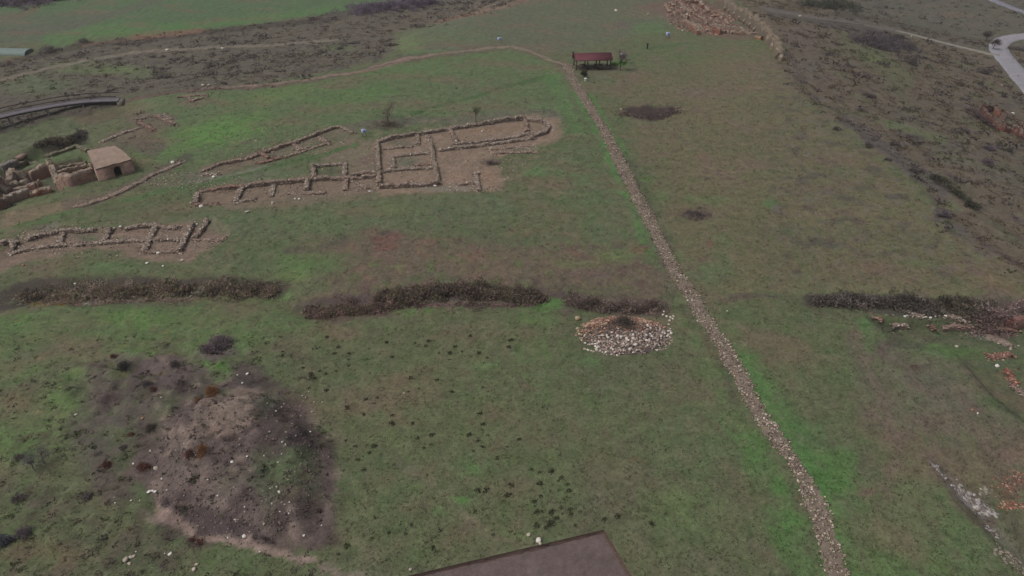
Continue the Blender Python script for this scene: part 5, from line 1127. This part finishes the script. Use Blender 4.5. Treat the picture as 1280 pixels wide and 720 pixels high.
outcrop([(1234,658),(1240,665),(1247,671)], .12, 50, 'thin pale rock sliver at the lower right edge')
outcrop([(1255,690),(1268,702),(1285,720)], .5, 120, 'dull tan rubble at the bottom right corner', ((118,110,98),(104,98,84),(134,124,112)))
outcrop([(1250,612),(1262,606),(1275,598),(1290,590)], .5, 130, 'orange brick rubble at the right edge above the grass', ((136,96,82),(118,86,74),(156,124,108),(104,86,74)), (.1,.26))
outcrop([(1250,633),(1262,634),(1278,633)], .3, 80, 'lower line of orange brick rubble at the right edge', ((140,96,80),(122,86,72),(160,128,110)), (.1,.24))
outcrop([(1222,622),(1232,616),(1238,612)], .25, 24, 'few pale stones above the small rock patch', ((130,124,112),(150,144,134)))
outcrop([(775,139),(782,143),(770,136)], .5, 40, 'pale stones at the left lip of the pit', ((150,136,116),(128,116,100)), (.15,.4))
outcrop([(836,137),(846,135),(853,136)], .4, 30, 'mixed stones at the right lip of the pit', ((132,122,108),(90,80,74)), (.15,.35))
# ================================================================== PAVILION
M_ROOF = mat_plain('painted_roof', (92,52,58), .7, .1, 1.)
def pavilion():
    a, b = hp(719, 88), hp(764, 87.5); ctr = (a+b)/2; wdt = np.linalg.norm((b-a)[:2]); rz = math.atan2(b[1]-a[1], b[0]-a[0])
    root = empty('picnic_pavilion', ctr, 'open wooden pavilion with a dark red gable roof at the top of the path', 'pavilion')
    u = np.array([math.cos(rz), math.sin(rz), 0]); v = np.array([-u[1], u[0], 0]); z0 = min(ctr[2], a[2], b[2]); dep = 3.4; hp_ = 2.05
    def P(x, y, z): return ctr + u*x + v*y + np.array([0, 0, z0-ctr[2]+z])
    for x in (-.47, -.16, .16, .47):
        for y in (0, dep):
            mb = MB(); q = P(x*wdt, y, hp_/2); mb.box(q, (.2, .2, hp_+.3), rz, lin((70,60,54))); mb.build('post', M_WOOD, root)
    for y in (0, dep):
        mb = MB(); mb.box(P(0, y, hp_+.1), (wdt*1.02, .18, .22), rz, lin((66,54,50))); mb.build('beam', M_WOOD, root)
    for sg in (1, -1):
        mb = MB(); y0 = dep/2-sg*(dep/2+.5); y1 = dep/2; V = []
        for x in (-wdt/2-.12, wdt/2+.12):
            for (y, z) in ((y0, hp_+.12), (y1+sg*.0, hp_+1.05)):
                for dz in (0, .1): V.append(P(x, y, z+dz))
        F = np.array([[0,1,3,2],[4,6,7,5],[0,4,5,1],[2,3,7,6],[1,5,7,3],[0,2,6,4]]); mb.add(V, F, lin((116,62,66)))
        for k in range(14):
            x = -wdt/2-.05+(wdt+.1)*k/13; c = P(x, (y0+y1)/2, hp_+.64); mb.box(c, (.05, math.hypot(y1-y0, .93)*.97, .04), rz, lin((84,50,54)), tilt=math.atan2(.93, y1-y0) if sg > 0 else -math.atan2(.93, y0-y1))
        mb.build('roof', M_ROOF, root)
    for x in (-.47, .47):
        mb = MB(); V = [P(x*wdt, 0, hp_+.2), P(x*wdt, dep, hp_+.2), P(x*wdt, dep/2, hp_+1.05)]; V += [q+u*.08 for q in V]; mb.add(V, [[0,1,2],[5,4,3],[0,3,4,1],[1,4,5,2],[2,5,3,0]], lin((84,66,60))); mb.build('gable', M_WOOD, root)
    for x, w in ((-.31, .26), (.31, .3)):
        for zz in (.45, .8):
            mb = MB(); mb.box(P(x*wdt, .05, zz), (w*wdt, .08, .12), rz, lin((96,82,78))); mb.build('rail', M_WOOD, root)
    for x in (-.3, .18):
        t = empty('picnic_table', P(x*wdt, 1.7, 0), 'wooden table under the pavilion, '+('left' if x < 0 else 'right')+' one of two', 'table', 'picnic tables under the pavilion')
        mb = MB(); mb.box(P(x*wdt, 1.7, .75), (1.8, .8, .07), rz, lin((112,98,88))); mb.build('tabletop', M_WOOD, t)
        for s in (-.7, .7):
            mb = MB(); mb.box(P(x*wdt+s, 1.7, .36), (.1, .7, .7), rz, lin((84,72,64))); mb.build('leg', M_WOOD, t)
        for s in (-.75, .75):
            mb = MB(); mb.box(P(x*wdt, 1.7+s, .44), (1.8, .3, .06), rz, lin((104,90,82))); mb.build('seat', M_WOOD, t)
            for e in (-.7, .7):
                mb = MB(); mb.box(P(x*wdt+e, 1.7+s, .2), (.08, .25, .41), rz, lin((84,72,64))); mb.build('bench_leg', M_WOOD, t)
pavilion()
# ================================================================== TREES
def tree(px, py, h, r0, cols, label, spread=.5, depth=4, tw=None, tcol=(78,68,62), name='bare_tree', nt=500, lean=0, tws=(.5, .03), split=3, clear=.25):
    base = hp(px, py); root = empty(name, base, label, 'tree'); mt = MB(); ends = []; rs = np.random.RandomState(int(px*3+py))
    def grow(p, d, L_, r_, k):
        q = p+d*L_; mt.tube(p, q, r_, r_*.62, lin(tcol)*1.3*(1+.08*rs.randn()), 6 if k > 2 else 4); ends.append((p, q))
        if k == 0: return
        for i in range(split + (1 if k > 2 else 0)):
            dd = d + rs.randn(3)*spread; dd[2] += .18; dd /= np.linalg.norm(dd); f = rs.uniform(.45, 1.); grow(p+(q-p)*f, dd, L_*rs.uniform(.5, .8), r_*.5, k-1)
    d0 = np.array([lean, 0, 1.]); d0 /= np.linalg.norm(d0); grow(base-[0, 0, .1], d0, h*(clear+.2), r0, depth); mt.build('trunk', M_WOOD, root)
    mb = MB(); E_ = ends[1:]; k = rs.randint(0, len(E_), nt); f = rs.rand(nt, 1); p0 = np.array([E_[i][0] for i in k]); p1 = np.array([E_[i][1] for i in k]); p = p0*(1-f)+p1*f + rs.randn(nt, 3)*.12
    t = twig_t(5, 4, 1., tws[1]); clumps(mb, p[:, :2], p[:, 2], np.full(nt, tws[0]), lin(cols)[rs.randint(0, len(cols), nt)]*1.9*(1+.1*rs.randn(nt, 1)), 1., [twig_t(s, 4, 1., tws[1]) for s in (5, 6, 7)])
    mb.build('crown', M_PLANT, root); return root
tree(775, 88, 4.6, .16, [(104,96,96),(96,88,88)], 'tall bare tree with a dark trunk right of the pavilion', nt=420, tws=(.55,.035))
tree(485, 157, 4.2, .13, [(106,102,86),(98,94,82)], 'bare spreading tree above the dark brambles behind the ruins', nt=260, tcol=(96,88,80), tws=(.6,.035), spread=.6)
tree(595, 153, 3.0, .10, [(92,100,72),(100,104,76)], 'small greenish tree behind the back wall of the long hall', nt=260, depth=3, tcol=(92,86,72), tws=(.4,.06), spread=.35)
tree(730, 97, 2.1, .08, [(58,66,42),(66,72,46)], 'small dark evergreen tree in front of the pavilion', nt=700, tws=(.4,.12), spread=.4, clear=.1, name='evergreen_tree')
tree(838, 387, 3.2, .05, [(112,108,98),(100,98,90)], 'thin pale bare sapling between the rubble heap and the path', nt=160, tws=(.4,.02), spread=.22, depth=3, tcol=(116,108,98))
tree(832, 372, 2.2, .04, [(104,104,92)], 'shorter pale sapling behind the thin one', nt=100, tws=(.35,.02), spread=.25, depth=3, tcol=(104,98,90))
tree(464, 386, 3.0, .06, [(120,104,98),(108,94,90)], 'pale arching bare shrub standing over the reddish thicket', nt=260, tws=(.5,.025), spread=.7, depth=3, tcol=(122,106,100), clear=.35)
tree(440, 380, 2.2, .05, [(118,104,96)], 'smaller pale shrub bending left over the reddish thicket', nt=160, tws=(.5,.025), spread=.8, depth=3, tcol=(116,102,96), lean=-.8)
tree(43, 588, 2.2, .05, [(86,80,84),(74,74,76)], 'thin grey sapling standing on the left slope', nt=220, tws=(.4,.03), spread=.3, depth=3, tcol=(78,78,80))
tree(56, 580, 1.8, .04, [(88,80,84)], 'low mauve sapling right of the grey one', nt=200, tws=(.4,.03), spread=.5, depth=3, tcol=(84,78,78))
tree(1241, 62, 3.0, .1, [(68,62,58)], 'dark bare tree standing left of the road bend', nt=300, tws=(.7,.05), spread=.5)
tree(1232, 52, 3.4, .1, [(68,62,60)], 'second dark bare tree left of the road bend', nt=300, tws=(.7,.05), spread=.5)
# ================================================================== SIGNS AND POSTS
M_BOARD = mat_plain('sign_board', (146,154,174), .5, .1, 4.)
def sign(px, py, label, w=1.0, h=.8, post=1.0, rz=.2):
    p = hp(px, py); root = empty('information_board', p, label, 'sign', 'tourist information boards')
    c, s = math.cos(rz), math.sin(rz)
    for e in (-.4, .4):
        mb = MB(); mb.box(p+[c*e*w, s*e*w, post/2], (.07, .07, post+.1), rz, lin((110,104,100))); mb.build('post', M_WOOD, root)
    mb = MB(); mb.box(p+[-s*-.03, -.05, post+.15], (w, .05, h), rz, lin((176,182,198)), tilt=-.6); b = mb.build('board', M_BOARD, root)
    mb = MB(); mb.box(p+[0, -.10, post+.2], (w*.4, .03, h*.35), rz, lin((70,96,160)), tilt=-.6); mb.build('picture_panel', mat_plain('blue_print', (80,108,170), .5), b)
sign(455.5, 171, 'blue and white information board beside the bare tree in the ruins', .8, .7, .9); sign(624.5, 53, 'blue and white information board beside the far footpath', 1.0, .7, .7); sign(834.5, 47.5, 'blue and white information board in front of the far brick ruins', 1.0, .9, .8)
def post(px, py, h, r, col, label, name='post'):
    p = hp(px, py); mb = MB(); mb.tube(p-[0, 0, .2], p+[0, 0, h], r, r*.85, lin(col), 8); mb.box(p+[0, 0, h+.04], (r*2.6, r*2.6, .08), .3, lin(col)); o = mb.build(name, M_WOOD, origin=tuple(p)); props(o, label, 'post')
post(809, 61, 1.1, .18, (52,46,42), 'short dark bollard at the end of the green ditch'); post(716, 73, 1.3, .16, (60,46,46), 'dark litter post left of the pavilion'); post(777.5, 73, .9, .3, (176,176,170), 'small white marker post behind the bare tree', 'marker_post')
post(732, 101, .45, .22, (196,196,186), 'small white marker beside the path below the pavilion', 'marker_post')
def pole(px, py, h, label):
    p = hp(px, py); root = empty('utility_pole', p, label, 'pole', 'utility poles beyond the dirt road'); mb = MB(); mb.tube(p-[0, 0, .3], p+[0, 0, h], .16, .1, lin((122,118,114)), 8); mb.build('pole', M_WOOD, root)
    mb = MB(); mb.box(p+[0, 0, h-.5], (1.6, .12, .12), .3, lin((100,94,90))); mb.build('crossarm', M_WOOD, root)
pole(1091, 8, 7, 'left utility pole standing in the field beyond the dirt road'); pole(1132, 8, 6, 'right utility pole standing in the field beyond the dirt road')
# ================================================================== FOOTBRIDGE
M_DECK = mat_attr('deck', .85, ((3., .85, 1.15), (20., .9, 1.1)))
def bridge():
    zt = float(hp(153, 124)[2]) + .25
    pts = [(-60,163),(-25,155.5),(0,148.5),(25,142.5),(52,137.5),(76,133),(100,129.5),(124,128),(147,127.5)]
    n = len(pts); Z = zt + .5*np.sin(np.linspace(.6, math.pi, n))
    near = np.array([(*plane(a, b, z), z) for (a, b), z in zip(pts, Z)]); s = np.concatenate([[0], np.cumsum(np.linalg.norm(np.diff(near, axis=0), axis=1))]); m = int(s[-1]/1.) ; t = np.linspace(0, s[-1], m+1)
    N = np.stack([np.interp(t, s, near[:, k]) for k in range(3)], -1)
    for k in range(3): N[2:-2, k] = np.convolve(N[:, k], np.ones(5)/5, 'valid')
    d = np.gradient(N, axis=0); d[:, 2] = 0; d /= np.linalg.norm(d, axis=1, keepdims=True); nn = np.c_[-d[:, 1], d[:, 0], np.zeros(m+1)]; F_ = N + nn*2.4
    root = empty('footbridge', N[m//2]*[1, 1, 0]+[0, 0, float(H(*N[m//2][:2]))], 'curved grey footbridge with dark railings crossing the gully', 'bridge')
    def strip(A, B, z0, z1, col, name, mat):
        mb = MB(); V = np.concatenate([A+[0, 0, z1], B+[0, 0, z1], B+[0, 0, z0], A+[0, 0, z0]]); k = len(A); F = []
        for i in range(k-1):
            for r_ in range(4): F.append([r_*k+i, r_*k+i+1, ((r_+1) % 4)*k+i+1, ((r_+1) % 4)*k+i])
        mb.add(V, np.array(F), lin(col)*(1+.06*RS.randn(len(V), 1))); mb.add(V[[0, k, 2*k, 3*k]], [[0,1,2,3]], lin(col)); mb.add(V[[k-1, 2*k-1, 3*k-1, 4*k-1]], [[3,2,1,0]], lin(col)); return mb.build(name, mat, root)
    strip(N+nn*.12, F_-nn*.12, 0, .1, (104,100,104), 'deck', M_DECK)
    strip(N-nn*.0, N+nn*.11, -.14, .12, (58,56,58), 'girder', M_WOOD); strip(F_-nn*.11, F_, -.14, .12, (58,56,58), 'girder', M_WOOD)
    for A in (N+nn*.05, F_-nn*.05):
        rl = MB()
        for i in range(m):
            for z, r_ in ((1.1, .08), (.6, .02)): rl.tube(A[i]+[0, 0, z], A[i+1]+[0, 0, z], r_, r_, lin((54,52,54)), 5)
        R_ = rl.build('railing', M_WOOD, root)
        for i in range(0, m+1, 2):
            mb = MB(); mb.box(A[i]+[0, 0, .6], (.13, .13, 1.15), 0, lin((54,52,54))); q = mb.build('baluster', M_WOOD); q.parent = R_
    for i in range(3, m-1, 6):
        zg = min(float(H(*N[i][:2])), float(H(*F_[i][:2])))-.3
        for A in (N, F_):
            mb = MB(); mb.tube([A[i][0], A[i][1], zg], A[i]-[0, 0, .3], .16, .16, lin((128,122,116)), 8); mb.build('pier', M_WOOD, root)
    mb = MB(); c = (N[-1]+F_[-1])/2; mb.box([c[0]+.3, c[1], c[2]-.6], (1.0, 2.4, 1.1), math.atan2(d[-1][1], d[-1][0]), lin((112,106,98))); mb.build('abutment', M_STONE, root)
bridge()
# ================================================================== POLYTUNNEL
def tunnel():
    a, b = hp(-30, 69), hp(31, 70); u = (b-a)[:2]; L_ = np.linalg.norm(u); u /= L_; v = np.array([-u[1], u[0]]); root = empty('polytunnel', (a+b)/2, 'long low pale teal plastic tunnel at the far left', 'greenhouse')
    mb = MB(); n = 24; k = 10; V = []
    for i in range(n+1):
        for j in range(k+1):
            g = math.pi*j/k; w = 2.2; x = L_*i/n; p = a[:2]+u*x+v*(-w*math.cos(g)+w); V.append((*p, a[2]*(1-i/n)+b[2]*i/n + (1.15+(.05 if i % 2 else 0))*math.sin(g)**.7-.1))
    idx = np.arange((n+1)*(k+1)).reshape(n+1, k+1); F = np.stack([idx[:-1, :-1], idx[:-1, 1:], idx[1:, 1:], idx[1:, :-1]], -1).reshape(-1, 4)
    mb.add(V, F, lin((100,116,108))); mb.build('cover', mat_plain('tunnel_plastic', (108,122,118), .6), root)
    for e in (0, n):
        mb = MB(); P_ = [V[idx[e, j]] for j in range(k+1)]; mb.add(P_, [list(range(k+1))], lin((70,84,78))); mb.build('end_panel', mat_plain('end_plastic', (84,96,90), .6), root)
tunnel()
# ================================================================== HAZE
HAZE = 0.0002
def haze():
    me = bpy.data.meshes.new('haze'); bm = bmesh.new(); bmesh.ops.create_cube(bm, size=1.)
    z0, z1 = float(ZZ.min())-1.2, CH+3.
    for v in bm.verts: v.co = (v.co.x*7600, v.co.y*7600+1000, z0 if v.co.z < 0 else z1)
    bm.to_mesh(me); bm.free(); o = bpy.data.objects.new('haze', me); COL.objects.link(o); o['kind'] = 'stuff'
    m = bpy.data.materials.new('haze_air'); m.use_nodes = True; nt = m.node_tree; nt.nodes.remove(nt.nodes['Principled BSDF'])
    pv = nt.nodes.new('ShaderNodeVolumePrincipled'); pv.inputs['Color'].default_value = (.82, .80, .84, 1); pv.inputs['Density'].default_value = HAZE; pv.inputs['Anisotropy'].default_value = .1
    nt.links.new(pv.outputs[0], nt.nodes['Material Output'].inputs['Volume']); me.materials.append(m)
if HAZE: haze()
